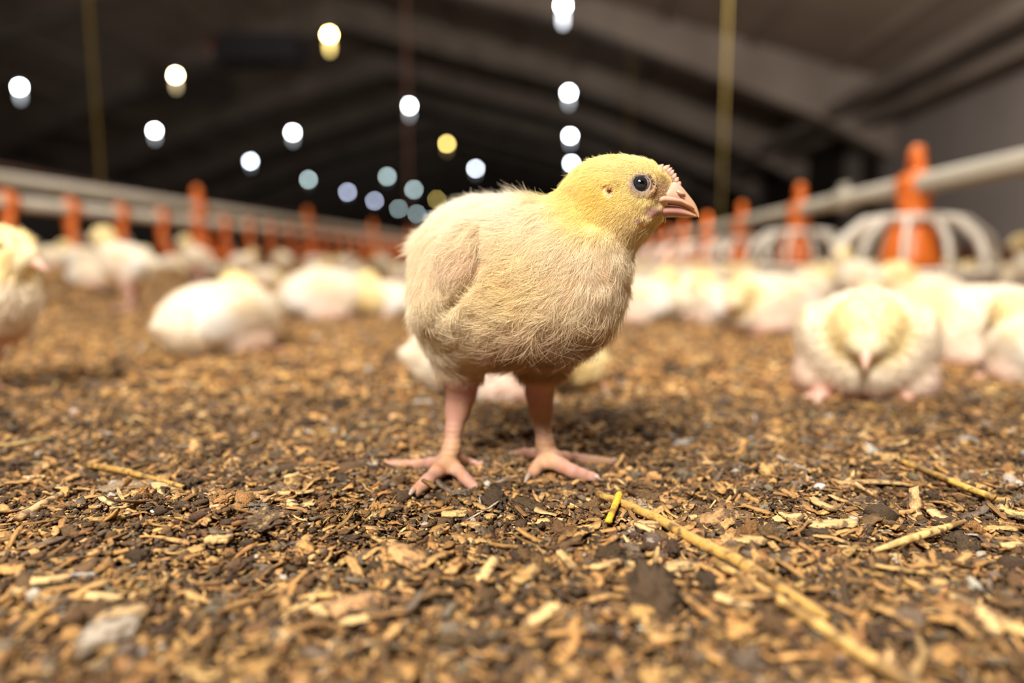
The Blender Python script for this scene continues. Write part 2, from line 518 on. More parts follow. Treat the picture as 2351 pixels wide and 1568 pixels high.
r_ = np.random.default_rng(21)
pw = [20, 20, 7, 19, 15, 10, 8, .8]
pd = [.6, 1.0, .0, 7, 26, 26, 10, 1.3]
parts = []
for (n, a, b_, L, w, T, cols) in ((12500, .13, .46, .0052, .0020, .0005, 6), (4200, .13, .5, .0092, .0028, .0008, 8), (26000, .14, .46, .0026, .0008, .00035, 4), (3500, .13, .46, .0075, .0008, .0004, 6)):
    wv, f, loc = chips(int(n * 1.4), a, b_, L, w, T, r_, cols, tilt=.30); parts.append((wv, f, loc, tints(len(wv), pw, r_), r_))
build_mass('wood_shavings', parts, M_chip, 'tan and brown wood shavings strewn over the bedding in the foreground', 'wood shavings')
parts = []
for (n, a, b_, L, w, T, cols) in ((30000, .46, 1.1, .0085, .0036, .0010, 3), (26000, 1.1, 2.6, .014, .007, .002, 3), (14000, 2.6, 6.0, .022, .012, .003, 3)):
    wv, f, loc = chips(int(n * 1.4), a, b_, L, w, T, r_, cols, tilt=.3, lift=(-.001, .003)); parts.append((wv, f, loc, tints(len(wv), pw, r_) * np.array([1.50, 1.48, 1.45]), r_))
build_mass('wood_shavings', parts, M_chip, 'blurred light brown wood shavings spread over the bedding behind the standing chick', 'wood shavings')
parts = []
for (n, a, b_, S, sub) in ((12000, .13, .48, .0012, 2), (1500, .13, .5, .0021, 4), (34000, .15, .42, .0005, 1), (7000, .48, 1.5, .0028, 2)):
    wv, f, loc = clods(int(n * 1.4), a, b_, S, sub, r_); parts.append((wv, f, loc, tints(len(wv), pd, r_), r_))
build_mass('litter_crumbs', parts, M_clod, 'dark brown and grey crumbs of caked litter between the shavings', 'litter crumbs')

# ================================================================== straws and the larger pieces that lie loose on top
def straw(pix, rpx, label, col=(.62, .40, .12), hollow=True, group=None, lift=.35, nodes=(), name='straw_stalk', cat='straw', z0=.0012):
    pts = []; rad = []
    dense = []
    for i in range(len(pix) - 1):
        for t in np.linspace(0, 1, 13)[:-1]:
            dense.append([pix[i][k] * (1 - t) + pix[i + 1][k] * t for k in range(2)] + [rpx[i] * (1 - t) + rpx[i + 1] * t])
    dense.append([pix[-1][0], pix[-1][1], rpx[-1]])
    rg = random.Random(label)
    for x, y, r in dense:
        g = G(x, y); d = (g - CAM) @ cF; rm = r * d / F_PX
        g = G(x, y, z0 + .0016 + rm * lift * 2)
        pts.append(g + np.array([rg.uniform(-1, 1), rg.uniform(-1, 1), 0]) * rm * .05); rad.append(rm * rg.uniform(.96, 1.03))
    for k in nodes:
        i = int(k * (len(rad) - 1)); rad[i] *= 1.28
    o0 = np.array(pts[0])
    mb = MB(); mb.tube([p - o0 for p in pts], rad, 10, flat=.8)
    me = mb.mesh(name, M_straw, True)
    v = np.array(mb.v)
    tt = np.array(col)[None] * (.72 + .5 * noise3(v + 5, 260)[:, None]); ww = np.clip((noise3(v + 9, 190) - .60) / .10, 0, 1)[:, None] * .75
    color_attr(me, 'tint', np.clip(tt * (1 - ww) + np.array((.13, .065, .022)) * ww, 0, 1))
    ax = np.array(pts[-1]) - o0; ax /= np.linalg.norm(ax)
    vec_attr(me, 'grain', np.stack([v @ ax, v[:, 0] - v[:, 1], v[:, 2]], -1))
    return tag(link(name, me, None, None, o0), label, cat, group)

straw([(1372, 1133), (1430, 1155), (1510, 1190), (1600, 1242), (1690, 1285), (1800, 1355), (1900, 1420)], [9, 11, 13, 15, 17, 17, 13],
      'long thick dark-spotted straw stalk running down to the right from beside the right foot', (.50, .29, .075), nodes=(.22, .55, .72))
straw([(1648, 1295), (1760, 1360), (1880, 1435), (2000, 1515), (2140, 1600)], [10, 13, 15, 19, 20],
      'long pale straw stalk below the thick dark-spotted one, leaving the frame at the bottom', (.62, .38, .12), nodes=(.5,))
straw([(1424, 1131), (1397, 1197)], [8, 8], 'short bright yellow straw end sticking up beside the long stalk', (.78, .46, .03), lift=.9)
straw([(200, 1066), (290, 1082), (420, 1117)], [7, 8, 5], 'thin orange-brown straw on the left, left of the feet', (.50, .28, .06))
straw([(2070, 1058), (2150, 1090), (2225, 1122), (2282, 1142)], [7, 8, 9, 9], 'golden straw with a dark middle at the right edge of the bedding', (.60, .36, .07), nodes=(.4,))
straw([(2002, 1266), (2080, 1240), (2150, 1218), (2215, 1196)], [5, 10, 10, 5], 'split pale straw rising to the right, near the right edge', (.68, .44, .17), lift=.5)
straw([(2140, 1352), (2230, 1395), (2320, 1440), (2400, 1470)], [13, 19, 18, 14], 'broad pale straw at the right edge below the others', (.58, .37, .14))
straw([(1505, 1290), (1512, 1250), (1517, 1205)], [7, 4, 2], 'thin upright splinter leaning on the long thick straw stalk', (.62, .40, .17), lift=1.2)
straw([(848, 1228), (935, 1275)], [5, 6], 'narrow orange splinter in front of the left foot', (.60, .36, .12))
straw([(1070, 1195), (1125, 1165), (1160, 1140)], [2, 3, 1.5], 'fine pale curled fibre lying between the two feet in front', (.55, .46, .34))
straw([(5, 1025), (60, 1015), (120, 1003)], [5, 5, 4], 'blurred thin straw lying by the left edge', (.46, .31, .11))
straw([(42, 1190), (90, 1162), (140, 1135)], [10, 11, 8], 'stout pale splinter slanting up to the right near the left edge', (.60, .40, .18), lift=.6)
straw([(1000, 1120), (985, 1110), (972, 1103)], [6, 7, 5], 'dark olive husk lying across the middle toe of the left foot', (.22, .13, .02), lift=1.6, name='husk', cat='husk', z0=.004)
straw([(2090, 1568), (2120, 1500), (2100, 1440)], [9, 9, 5], 'blurred upright splinter at the bottom right of the bedding', (.42, .27, .11), lift=1)

def big_chip(px, py, Lpx, wpx, ang, label, col, thick=.25, name='wood_chip', cat='wood chip', m=None, tilt=0.0, seed=0, group=None, lift=.001):
    rg = np.random.default_rng(seed + int(px * 7 + py))
    g = G(px, py, .001); d = (g - CAM) @ cF
    sc_ = d / F_PX
    L, w = Lpx * sc_, wpx * sc_
    mcols = 9
    u = np.linspace(-1, 1, mcols)
    vs = []
    half = rg.uniform(.8, 1.1, mcols); half[0] *= rg.uniform(.1, .9); half[-1] *= rg.uniform(.1, .9)
    mid = np.cumsum(rg.normal(0, .09, mcols))
    bend = rg.normal(0, .06)
    for i in range(mcols):
        for vv in (-1, -.35, .3, 1):
            for tp in (1, -1):
                vs.append(((u[i] + rg.uniform(-.07, .07)) * L / 2, (vv * half[i] + mid[i] * .3) * w / 2, tp * w * thick / 2 * rg.uniform(.6, 1.25) + bend * u[i] ** 2 * L))
    vs = np.array(vs)
    idx = lambda i, j, k: (i * 4 + j) * 2 + k
    fs = []
    for i in range(mcols - 1):
        for j in range(3):
            fs += [(idx(i, j, 0), idx(i + 1, j, 0), idx(i + 1, j + 1, 0), idx(i, j + 1, 0)), (idx(i, j + 1, 1), idx(i + 1, j + 1, 1), idx(i + 1, j, 1), idx(i, j, 1))]
        fs += [(idx(i, 0, 1), idx(i + 1, 0, 1), idx(i + 1, 0, 0), idx(i, 0, 0)), (idx(i, 3, 0), idx(i + 1, 3, 0), idx(i + 1, 3, 1), idx(i, 3, 1))]
    for j in range(3):
        fs += [(idx(0, j, 0), idx(0, j + 1, 0), idx(0, j + 1, 1), idx(0, j, 1)), (idx(mcols - 1, j + 1, 0), idx(mcols - 1, j, 0), idx(mcols - 1, j, 1), idx(mcols - 1, j + 1, 1))]
    me = mesh_np(name, vs, np.array(fs))
    color_attr(me, 'tint', np.tile(np.array(col), (len(vs), 1))); vec_attr(me, 'grain', vs + rg.uniform(0, 9, 3))
    z = float(ground_z(g[0], g[1])) + lift + .0018 + w * thick * .5
    o = link(name, me, m or M_chip, None, (g[0], g[1], z))
    o.rotation_euler = (rg.normal(0, .15) + tilt, rg.normal(0, .12), math.radians(ang) + YAW)
    return tag(o, label, cat, group)

for a in (
    (1045, 1187, 62, 38, 12, 'pale squarish wood chip lying in front between the feet', (.68, .44, .17)),
    (1080, 1218, 62, 24, -42, 'pale narrow chip just below the squarish chip in front of the feet', (.62, .38, .14)),
    (1127, 1200, 30, 26, 65, 'small stubby chip right of the squarish chip in front of the feet', (.55, .34, .12)),
    (1045, 1320, 80, 40, 72, 'orange-tan chip standing upright in the lower middle of the bedding', (.62, .33, .12)),
    (1480, 1222, 66, 34, -12, 'thick pale chip tucked under the long thick straw stalk', (.60, .38, .16)),
    (1640, 1205, 80, 44, 22, 'brown-stained chip above the long thick straw stalk', (.42, .24, .10)),
    (1550, 1322, 110, 34, 8, 'wide pale tan chip below the long thick straw stalk', (.58, .37, .16)),
    (505, 1262, 56, 44, 5, 'pale ribbed square chip on the left of the bedding', (.64, .42, .17)),
    (382, 1148, 66, 34, -22, 'pale flat chip on the left, right of the small round clod', (.66, .43, .18)),
    (680, 1150, 88, 26, -8, 'long light chip left of the feet in front of the dark clod', (.62, .40, .16)),
    (1890, 1180, 66, 26, -58, 'pale slanting chip on the right of the bedding', (.58, .37, .15)),
    (1990, 1112, 190, 26, -6, 'very long light splinter lying across the right of the bedding', (.56, .36, .15)),
    (1905, 1225, 120, 26, -6, 'long shredded chip above the split pale straw', (.58, .38, .16)),
    (2060, 1322, 110, 26, -14, 'golden chip right of the thick straws in the lower right', (.62, .38, .13)),
    (1720, 1268, 74, 30, -18, 'chip lying against the upper side of the long thick straw stalk', (.60, .38, .15)),
    (930, 1300, 105, 56, -16, 'broad orange-tan shaving left of the upright chip in the lower middle', (.58, .32, .13)),
    (815, 1400, 110, 60, 28, 'broad reddish-tan shaving at the lower left of the middle', (.50, .27, .12)),
    (250, 1490, 120, 70, 10, 'blurred pale grey flake at the bottom left', (.36, .30, .23)),
    (1210, 1360, 80, 34, 45, 'tan chip at the bottom middle of the bedding', (.54, .33, .12)),
    (280, 1440, 110, 50, 20, 'blurred tan shaving above the pale grey flake at the bottom left', (.46, .30, .14)),
):
    big_chip(*a)
def bark(px, py, Lpx, wpx, ang, label, col, hgt=.55):
    g = G(px, py, .001); sc_ = ((g - CAM) @ cF) / F_PX
    v, f = ico(5)
    o_ = px * .37
    r = .50 + noise3(v + o_, 1.4) * .55 + (noise3(v + o_, 4.5) - .5) * .5 + (noise3(v * np.array([.4, 1, 1]) + o_, 12) - .5) * .30 + (noise3(v + o_, 26) - .5) * .12
    v = v * r[:, None] * np.array([Lpx / 2, wpx / 2, wpx / 2 * hgt]) * sc_
    me = smooth(mesh_np('bark_piece', v, f))
    t = .65 + .8 * noise3(v, 1500)
    cc = np.array(col)[None] * t[:, None]
    me2 = sm_(noise3(v + 3, 700), .62, .72)[:, None]
    color_attr(me, 'tint', np.clip(cc * (1 - me2) + np.array((.42, .27, .12)) * me2, 0, 1)); vec_attr(me, 'grain', v)
    o = link('bark_piece', me, M_clod, None, (g[0], g[1], float(ground_z(g[0], g[1])) + wpx * sc_ * hgt * .18 + .001))
    o.rotation_euler = (.15, -.08, math.radians(ang) + YAW)
    return tag(o, label, 'bark')
def sm_(x, a, b):
    t = np.clip((x - a) / (b - a), 0, 1); return t * t * (3 - 2 * t)
for a in (
    (1690, 1188, 100, 60, -38, 'dark chunk of bark above the long thick straw stalk', (.16, .09, .04)),
    (600, 1228, 120, 84, 20, 'dark knobbly clod of bark left of the feet', (.12, .075, .04)),
    (1985, 1160, 100, 54, -40, 'dark bark piece on the right of the bedding', (.15, .095, .05)),
    (270, 1132, 190, 90, 8, 'large flat grey-brown cake of litter at the left', (.26, .19, .12), .22),
    (640, 1138, 100, 66, 30, 'dark ridged clod left of the left foot', (.17, .11, .06)),
    (1445, 1165, 120, 90, 10, 'grey-brown flat cake of litter right of the short bright yellow straw end', (.30, .23, .17), .25),
    (1440, 1240, 90, 80, 60, 'pale grey crusty flake under the short bright yellow straw end', (.40, .33, .26), .2),
):
    bark(*a)
for a in (
    (1905, 1290, 22, 'small white flake on the lower right of the bedding'),
    (1880, 1130, 26, 'white speck of down-like flake on the right, above the slanting chip'),
    (355, 1207, 13, 'small round whitish pellet on the left of the bedding'),
    (960, 927, 20, 'small white flake behind the left leg'),
    (1765, 1240, 34, 'greyish white crumbly flake on the right'),
    (2340, 1108, 18, 'white flake at the right edge of the bedding'),
    (1905, 955, 17, 'tiny blurred white flake in front of the sleeping chick'),
):
    g = G(a[0], a[1], .002); s = a[2] / 2 * ((g - CAM) @ cF) / F_PX
    v, f = ico(3)
    v = v * (.6 + noise3(v + a[0], 2.5) * .8)[:, None] * np.array([1.2, .8, .55]) * s
    me = smooth(mesh_np('white_flake', v, f)); color_attr(me, 'tint', np.tile((.62, .56, .50), (len(v), 1))); vec_attr(me, 'grain', v)
    tag(link('white_flake', me, M_clod, None, (g[0], g[1], float(ground_z(g[0], g[1])) + s * .3 + .0015)), a[3], 'flake')

# loose chips on top, each an object of its own
rg = random.Random(5)
protos = []
for k in range(12):
    c = tuple(TINTS[rg.choice([0, 0, 1, 1, 2, 3, 3, 4])] * rg.uniform(.8, 1.15))
    o = big_chip(1200, 1200, rg.uniform(34, 80), rg.uniform(10, 26), 0, 'x', c, thick=rg.uniform(.12, .3), seed=k)
    protos.append(o)
CH_G = 'loose chips scattered on the bedding around the feet'
CH_L = 'small loose brown or tan wood chip among many alike on the foreground bedding'
for k in range(230):
    o = protos[k] if k < 12 else protos[k % 12].copy()
    if k >= 12: C.objects.link(o)
    while True:
        px, py = rg.uniform(0, 2351), rg.uniform(1000, 1500)
        if not (820 < px < 1460 and py < 1165): break
    g = G(px, py)
    o.location = (g[0], g[1], float(ground_z(g[0], g[1])) + .0034)
    o.rotation_euler = (rg.gauss(0, .25), rg.gauss(0, .22), rg.uniform(0, 6.28))
    tag(o, CH_L, 'wood chip', CH_G)

# ================================================================== animals: smooth-blended volumes turned into one continuous skin
class SDF:
    def __init__(s, lo, hi, h):
        s.lo = np.array(lo, float); s.h = h
        s.n = np.ceil((np.array(hi) - s.lo) / h).astype(int) + 1
        s.g = np.full(s.n, 1e3, dtype=np.float32)
    def _win(s, lo, hi, m):
        a = np.clip(np.floor((np.array(lo) - m - s.lo) / s.h).astype(int), 0, s.n)
        b = np.clip(np.ceil((np.array(hi) + m - s.lo) / s.h).astype(int) + 1, 0, s.n)
        sl = tuple(slice(p, q) for p, q in zip(a, b))
        ax = [s.lo[i] + np.arange(a[i], b[i]) * s.h for i in range(3)]
        return sl, np.stack(np.meshgrid(*ax, indexing='ij'), -1).astype(np.float32)
    def _mix(s, sl, d, k, sub=False):
        g = s.g[sl]
        if sub:
            hh = np.clip(.5 - .5 * (g + d) / k, 0, 1)
            s.g[sl] = g * (1 - hh) + (-d) * hh + k * hh * (1 - hh)
        else:
            hh = np.clip(.5 + .5 * (g - d) / k, 0, 1)
            s.g[sl] = np.where(g > 100, d, g * (1 - hh) + d * hh - k * hh * (1 - hh))
    def cap(s, a, b, ra, rb, k, sub=False):
        a = np.array(a, float); b = np.array(b, float); r = max(ra, rb)
        sl, P = s._win(np.minimum(a, b) - r, np.maximum(a, b) + r, k * 1.5 + s.h * 3)
        ab = b - a; L2 = max(float(ab @ ab), 1e-12)
        t = np.clip(((P - a.astype(np.float32)) @ ab.astype(np.float32)) / L2, 0, 1)
        d = np.linalg.norm(P - (a + t[..., None] * ab), axis=-1) - (ra + (rb - ra) * t)
        s._mix(sl, d.astype(np.float32), k, sub)
    def ell(s, c, rad, R, k, sub=False):
        """rad along the columns of R"""
        c = np.array(c, float); rad = np.array(rad, float); R = np.array(R, float)
        m = max(rad)
        sl, P = s._win(c - m, c + m, k * 1.5 + s.h * 3)
        q = ((P - c) @ R) / rad
        l = np.linalg.norm(q, axis=-1)
        l2 = np.linalg.norm(q / rad, axis=-1) + 1e-9
        s._mix(sl, (l * (l - 1) / l2).astype(np.float32), k, sub)
    def mesh(s, smooth_it=2):
        g = s.g; n = s.n
        ins = g < 0
        c = np.zeros(tuple(n - 1), bool); al = np.ones(tuple(n - 1), bool)
        cnt = np.zeros(tuple(n - 1), np.int8)
        for a in (0, 1):
            for b in (0, 1):
                for d in (0, 1):
                    cnt += ins[a:n[0] - 1 + a, b:n[1] - 1 + b, d:n[2] - 1 + d]
        act = (cnt > 0) & (cnt < 8)
        idx = np.full(tuple(n - 1), -1, np.int64)
        cells = np.argwhere(act); idx[act] = np.arange(len(cells))
        acc = np.zeros((len(cells), 3)); w = np.zeros(len(cells))
        corners = [(a, b, d) for a in (0, 1) for b in (0, 1) for d in (0, 1)]
        for p in corners:
            for ax in range(3):
                if p[ax] == 0:
                    q = list(p); q[ax] = 1
                    ga = g[cells[:, 0] + p[0], cells[:, 1] + p[1], cells[:, 2] + p[2]].astype(float)
                    gb = g[cells[:, 0] + q[0], cells[:, 1] + q[1], cells[:, 2] + q[2]].astype(float)
                    cr = (ga < 0) != (gb < 0)
                    t = np.where(cr, ga / np.where(cr, ga - gb, 1), 0)
                    pt = np.tile(np.array(p, float), (len(cells), 1)); pt[:, ax] += t
                    acc[cr] += pt[cr]; w[cr] += 1
        V = (cells + acc / w[:, None]) * s.h + s.lo
        F = []
        for ax in range(3):
            u, v = [(1, 2), (2, 0), (0, 1)][ax]
            A = [slice(0, n[i]) for i in range(3)]; B = list(A)
            A[ax] = slice(0, n[ax] - 1); B[ax] = slice(1, n[ax])
            ia, ib = ins[tuple(A)], ins[tuple(B)]
            for sign in (0, 1):
                e = np.argwhere((ia & ~ib) if sign == 0 else (~ia & ib))
                e = e[(e[:, u] > 0) & (e[:, v] > 0) & (e[:, u] < n[u] - 1) & (e[:, v] < n[v] - 1)]
                def at(du, dv):
                    q = e.copy(); q[:, u] += du; q[:, v] += dv
                    return idx[q[:, 0], q[:, 1], q[:, 2]]
                quad = np.stack([at(-1, -1), at(0, -1), at(0, 0), at(-1, 0)], -1)
                F.append(quad if sign == 0 else quad[:, ::-1])
        F = np.concatenate(F)
        F = F[(F >= 0).all(1)]
        E = np.concatenate([F[:, [0, 1]], F[:, [1, 2]], F[:, [2, 3]], F[:, [3, 0]]])
        for it in range(smooth_it):
            S = np.zeros_like(V); cn = np.zeros(len(V))
            for k in range(3):
                S[:, k] = np.bincount(E[:, 0], V[E[:, 1], k], len(V)) + np.bincount(E[:, 1], V[E[:, 0], k], len(V))
            cn = np.bincount(E[:, 0], minlength=len(V)) + np.bincount(E[:, 1], minlength=len(V))
            V = V * .45 + .55 * S / np.maximum(cn, 1)[:, None]
        return V, F

def face_geo(V, F):
    c = V[F]; nrm = np.cross(c[:, 2] - c[:, 0], c[:, 3] - c[:, 1])
    ar = np.linalg.norm(nrm, axis=1); return nrm / np.maximum(ar, 1e-12)[:, None], ar / 2

def vert_normals(V, F):
    nr, ar = face_geo(V, F)
    N = np.zeros_like(V)
    for k in range(3):
        for j in range(4): N[:, k] += np.bincount(F[:, j], nr[:, k] * ar, len(V))
    return N / np.maximum(np.linalg.norm(N, axis=1), 1e-12)[:, None]

def skin_mat(name, sss=.25, bumpscale=1400, bump=.0004, rough=.55):
    m = mat(name, rough=rough, spec=.35, sss=sss, sss_r=(.004,), attr='tint', bump=(bumpscale, .6, bump))
    return m
M_skin = skin_mat('chick_skin', .15)
M_bgskin = skin_mat('chick_plumage', 0, 500, .002, .9)
M_beak = mat('beak_horn', (.78, .50, .38), .28, .5, sss=.3, sss_r=(.003,), attr='tint')
M_beakbg = mat('pink_beak', (.72, .45, .34), .4, .5)
M_comb = mat('comb_skin', (.54, .32, .23), .45, .4, sss=.4, sss_r=(.002,))
M_claw = mat('claw_horn', (.36, .26, .20), .35, .5)
M_iris = mat('iris_grey', (.012, .0135, .018), .10, .45)
M_pupil = mat('pupil_black', (.002, .002, .003), .04, .8)
M_white = mat('eye_membrane', (.25, .20, .185), .3, .5)
M_eye = mat('eye_black', (.006, .006, .008), .08, .7)

def fur_mat(name):
    m = bpy.data.materials.new(name); m.use_nodes = True
    nt = m.node_tree; b = nt.nodes['Principled BSDF']; out = nt.nodes['Material Output']
    b.inputs['Roughness'].default_value = .55; b.inputs['Specular IOR Level'].default_value = .25
    a = nt.nodes.new('ShaderNodeAttribute'); a.attribute_name = 'tint'
    nt.links.new(a.outputs['Color'], b.inputs['Base Color'])
    tr = nt.nodes.new('ShaderNodeBsdfTranslucent'); nt.links.new(a.outputs['Color'], tr.inputs['Color'])
    mx = nt.nodes.new('ShaderNodeMixShader'); mx.inputs[0].default_value = .46
    nt.links.new(b.outputs[0], mx.inputs[1]); nt.links.new(tr.outputs[0], mx.inputs[2]); nt.links.new(mx.outputs[0], out.inputs[0])
    return m
M_fur = fur_mat('chick_down')

def hair_object(name, roots, dirs, nrm, length, tint, radius, parent, curl=.25, seg=5, seed=1, clump=0.0, label=None):
    """hairs: arrays of roots (n,3), initial direction, surface normal, length, colour, root radius"""
    rng = np.random.default_rng(seed)
    n = len(roots)
    t = np.linspace(0, 1, seg)
    bend = dirs - nrm * .0
    side = np.cross(nrm, dirs); side /= np.maximum(np.linalg.norm(side, axis=1), 1e-9)[:, None]
    wig = rng.normal(0, curl, (n, 1)); wig2 = rng.normal(0, curl, (n, 1)); ph = rng.uniform(0, 6.28, (n, 1))
    P = roots[:, None] + dirs[:, None] * (t[None, :, None] * length[:, None, None])
    P = P + side[:, None] * ((wig * t ** 2 + .10 * wig2 * np.sin(t * 5 + ph))[..., None] * length[:, None, None])
    P = P - nrm[:, None] * ((.22 * t ** 2)[None, :, None] * length[:, None, None])
    hc = bpy.data.hair_curves.new(name)
    hc.add_curves([seg] * n)
    hc.attributes['position'].data.foreach_set('vector', P.astype(np.float32).ravel())
    ra = hc.attributes.new('radius', 'FLOAT', 'POINT')
    rr = radius[:, None] * (1 - t[None] ** 1.5 * .85)
    ra.data.foreach_set('value', rr.astype(np.float32).ravel())
    ca = hc.attributes.new('tint', 'FLOAT_COLOR', 'CURVE')
    cc = np.ones((n, 4), np.float32); cc[:, :3] = tint; ca.data.foreach_set('color', cc.ravel())
    hc.materials.append(M_fur)
    o = bpy.data.objects.new(name, hc); C.objects.link(o)
    o.parent = parent
    if label: o['label'] = label
    return o

def sample_faces(V, F, N, n, weight, rng):
    nr, ar = face_geo(V, F)
    w = ar * weight
    f = rng.choice(len(F), n, p=w / w.sum())
    a = rng.random((n, 2)); q = V[F[f]]
    P = (q[:, 0] * (1 - a[:, :1]) + q[:, 1] * a[:, :1]) * (1 - a[:, 1:]) + (q[:, 3] * (1 - a[:, :1]) + q[:, 2] * a[:, :1]) * a[:, 1:]
    nn = N[F[f]].mean(1); nn /= np.maximum(np.linalg.norm(nn, axis=1), 1e-9)[:, None]
    return P, nn, f

# ------------------------------------------------------------------ the standing chick
def pm(px, py, d, r):                     # pixel radius -> metres
    return W(px, py, d), r * d / F_PX

FEETC = (G(1030, 1072) + G(1256, 1060)) / 2; FEETC[2] = 0.0
H = .00062
S = SDF(FEETC + [-.075, -.085, -.004], FEETC + [.100, .05, .165], H)
CAMR = np.stack([cR, cU, cF], -1)         # columns: right, up, into the picture

def cap(a, b, k=.006, sub=False):
    pa, ra = pm(*a); pb, rb = pm(*b); S.cap(pa, pb, ra, rb, k, sub)
def ell(px, py, d, rx, ry, rz, rot=0, k=.008, yaw=0, sub=False):
    """radii in px; rot: turn in the picture plane (deg, anticlockwise); yaw: turn of the long axis towards the lens"""
    c = W(px, py, d); s = d / F_PX
    a = math.radians(rot); ca, sa = math.cos(a), math.sin(a)
    R = np.array([[ca, -sa, 0], [sa, ca, 0], [0, 0, 1.]])
    yw = math.radians(yaw); Ry = np.array([[math.cos(yw), 0, math.sin(yw)], [0, 1, 0], [-math.sin(yw), 0, math.cos(yw)]])
    S.ell(c, (rx * s, ry * s, rz * s), CAMR @ R @ Ry, k, sub)

# trunk: rump, belly, breast
ell(1150, 650, .288, 180, 176, 185, 0, .010)
ell(1085, 610, .300, 118, 128, 130, 0, .012)
ell(1095, 700, .298, 135, 125, 120, 0, .012)
ell(1270, 655, .276, 140, 160, 140, 20, .012)
ell(1325, 612, .266, 90, 116, 98, 0, .014)
ell(1212, 720, .280, 122, 88, 110, 0, .010)
# neck and head
cap((1300, 545, .274, 80), (1370, 466, .264, 72), .007)
cap((1358, 555, .266, 80), (1390, 480, .262, 68), .010)
ell(1416, 448, .262, 86, 72, 64, 0, .010)
ell(1458, 436, .262, 62, 60, 50, 0, .008)
ell(1422, 490, .262, 62, 42, 46, -20, .010)
ell(1496, 432, .262, 44, 42, 25, -38, .005)
ell(1478, 496, .262, 46, 15, 19, 16, .005)
# brow and face details on both sides
ell(1460, 396, .256, 46, 12, 12, 0, .006)
# near wing folded against the flank, far wing
ell(1065, 585, .263, 50, 78, 34, -22, .0035)
ell(1005, 655, .272, 40, 82, 34, -18, .004)
cap((1000, 690, .277, 30), (968, 716, .283, 20), .004)
ell(1300, 600, .318, 60, 90, 30, -20, .006)
# tail nub
cap((990, 575, .322, 40), (966, 566, .330, 16), .010)
# thighs, shanks, feet
cap((1060, 785, .297, 72), (1058, 858, .302, 42), .006)
cap((1062, 850, .302, 38), (1058, 905, .307, 31), .006)
cap((1058, 905, .307, 32), (1050, 945, .308, 24), .004)
cap((1050, 945, .308, 25), (1042, 985, .306, 17.5), .004)
cap((1042, 985, .306, 17.5), (1037, 1028, .304, 19), .003)
cap((1037, 1028, .304, 19), (1028, 1058, .303, 22), .003)
cap((1252, 775, .299, 70), (1242, 850, .306, 38), .006)
cap((1240, 845, .306, 36), (1239, 900, .313, 30), .006)
cap((1239, 900, .313, 30), (1242, 940, .315, 24), .004)
cap((1242, 940, .315, 24), (1246, 980, .314, 17), .004)
cap((1246, 980, .314, 17), (1251, 1018, .311, 19), .003)
cap((1251, 1018, .311, 19), (1256, 1048, .310, 23), .003)

def gpt(px, py, r, z=None):               # a toe joint resting on the bedding
    d = (G(px, py) - CAM) @ cF
    rm = r * d / F_PX
    p = G(px, py, (rm * .75 if z is None else z)); return p, rm
TOES = {
    'a': [(1018, 1062, 15, .006), (960, 1066, 10.5), (905, 1067, 9.5), (866, 1069, 7)],
    'b': [(1022, 1066, 17, .007), (982, 1104, 14, .0042), (955, 1128, 12.5)],
    'c': [(1040, 1068, 15, .006), (1066, 1097, 12, .004), (1088, 1118, 11.5)],
    'd': [(1048, 1054, 12, .006), (1075, 1062, 9), (1102, 1068, 7)],
    'e': [(1242, 1044, 13, .006), (1205, 1040, 10), (1176, 1044, 7)],
    'f': [(1275, 1050, 16, .006), (1320, 1053, 11.5), (1365, 1058, 10), (1404, 1061, 7.5)],
    'g': [(1268, 1058, 17, .007), (1315, 1083, 14, .0042), (1360, 1097, 12)],
    'h': [(1246, 1058, 16, .006), (1228, 1080, 12, .004), (1219, 1092, 10)],
}
for k, ts in TOES.items():
    q = [gpt(*t) for t in ts]
    for i in range(len(q) - 1):
        S.cap(q[i][0], q[i + 1][0], q[i][1], q[i + 1][1], .0022)
        m = (q[i][0] + q[i + 1][0]) / 2; r = (q[i][1] + q[i + 1][1]) / 2
        S.cap(m, m, r * 1.07, r * 1.07, .0012)
    S.cap(q[-1][0], q[-1][0], q[-1][1] * 1.12, q[-1][1] * 1.12, .001)
# webs between the toes
for a, b_ in (('a', 'b'), ('b', 'c'), ('f', 'g'), ('g', 'h')):
    pa, pb = gpt(*TOES[a][0])[0], gpt(*TOES[b_][0])[0]
    qa, qb = gpt(*TOES[a][1])[0], gpt(*TOES[b_][1])[0]
    m0 = (pa + pb) / 2; m1 = (qa + qb) / 2 * .45 + m0 * .55
    S.cap(m0, m1, .0026, .0012, .003)

def sdf_at(P):
    i = np.round((np.asarray(P) - S.lo) / S.h).astype(int)
    return S.g[tuple(np.clip(i, 0, S.n - 1))]
def surf(px, py):                         # first skin point seen at a pixel
    d = .2
    while d < .36:
        P = W(px, py, d)
        if ((P > S.lo) & (P < S.lo + S.h * (S.n - 1))).all() and sdf_at(P) < 0: return P, d
        d += .0004
    return P, d

def ring(c, axes, r, tube, k=.0012, n=20, sq=1.0):
    pts = [c + axes[0] * (math.cos(t) * r) + axes[1] * (math.sin(t) * r * sq) for t in np.linspace(0, 2 * math.pi, n + 1)]
    for a, b_ in zip(pts[:-1], pts[1:]): S.cap(a, b_, tube, tube, k)

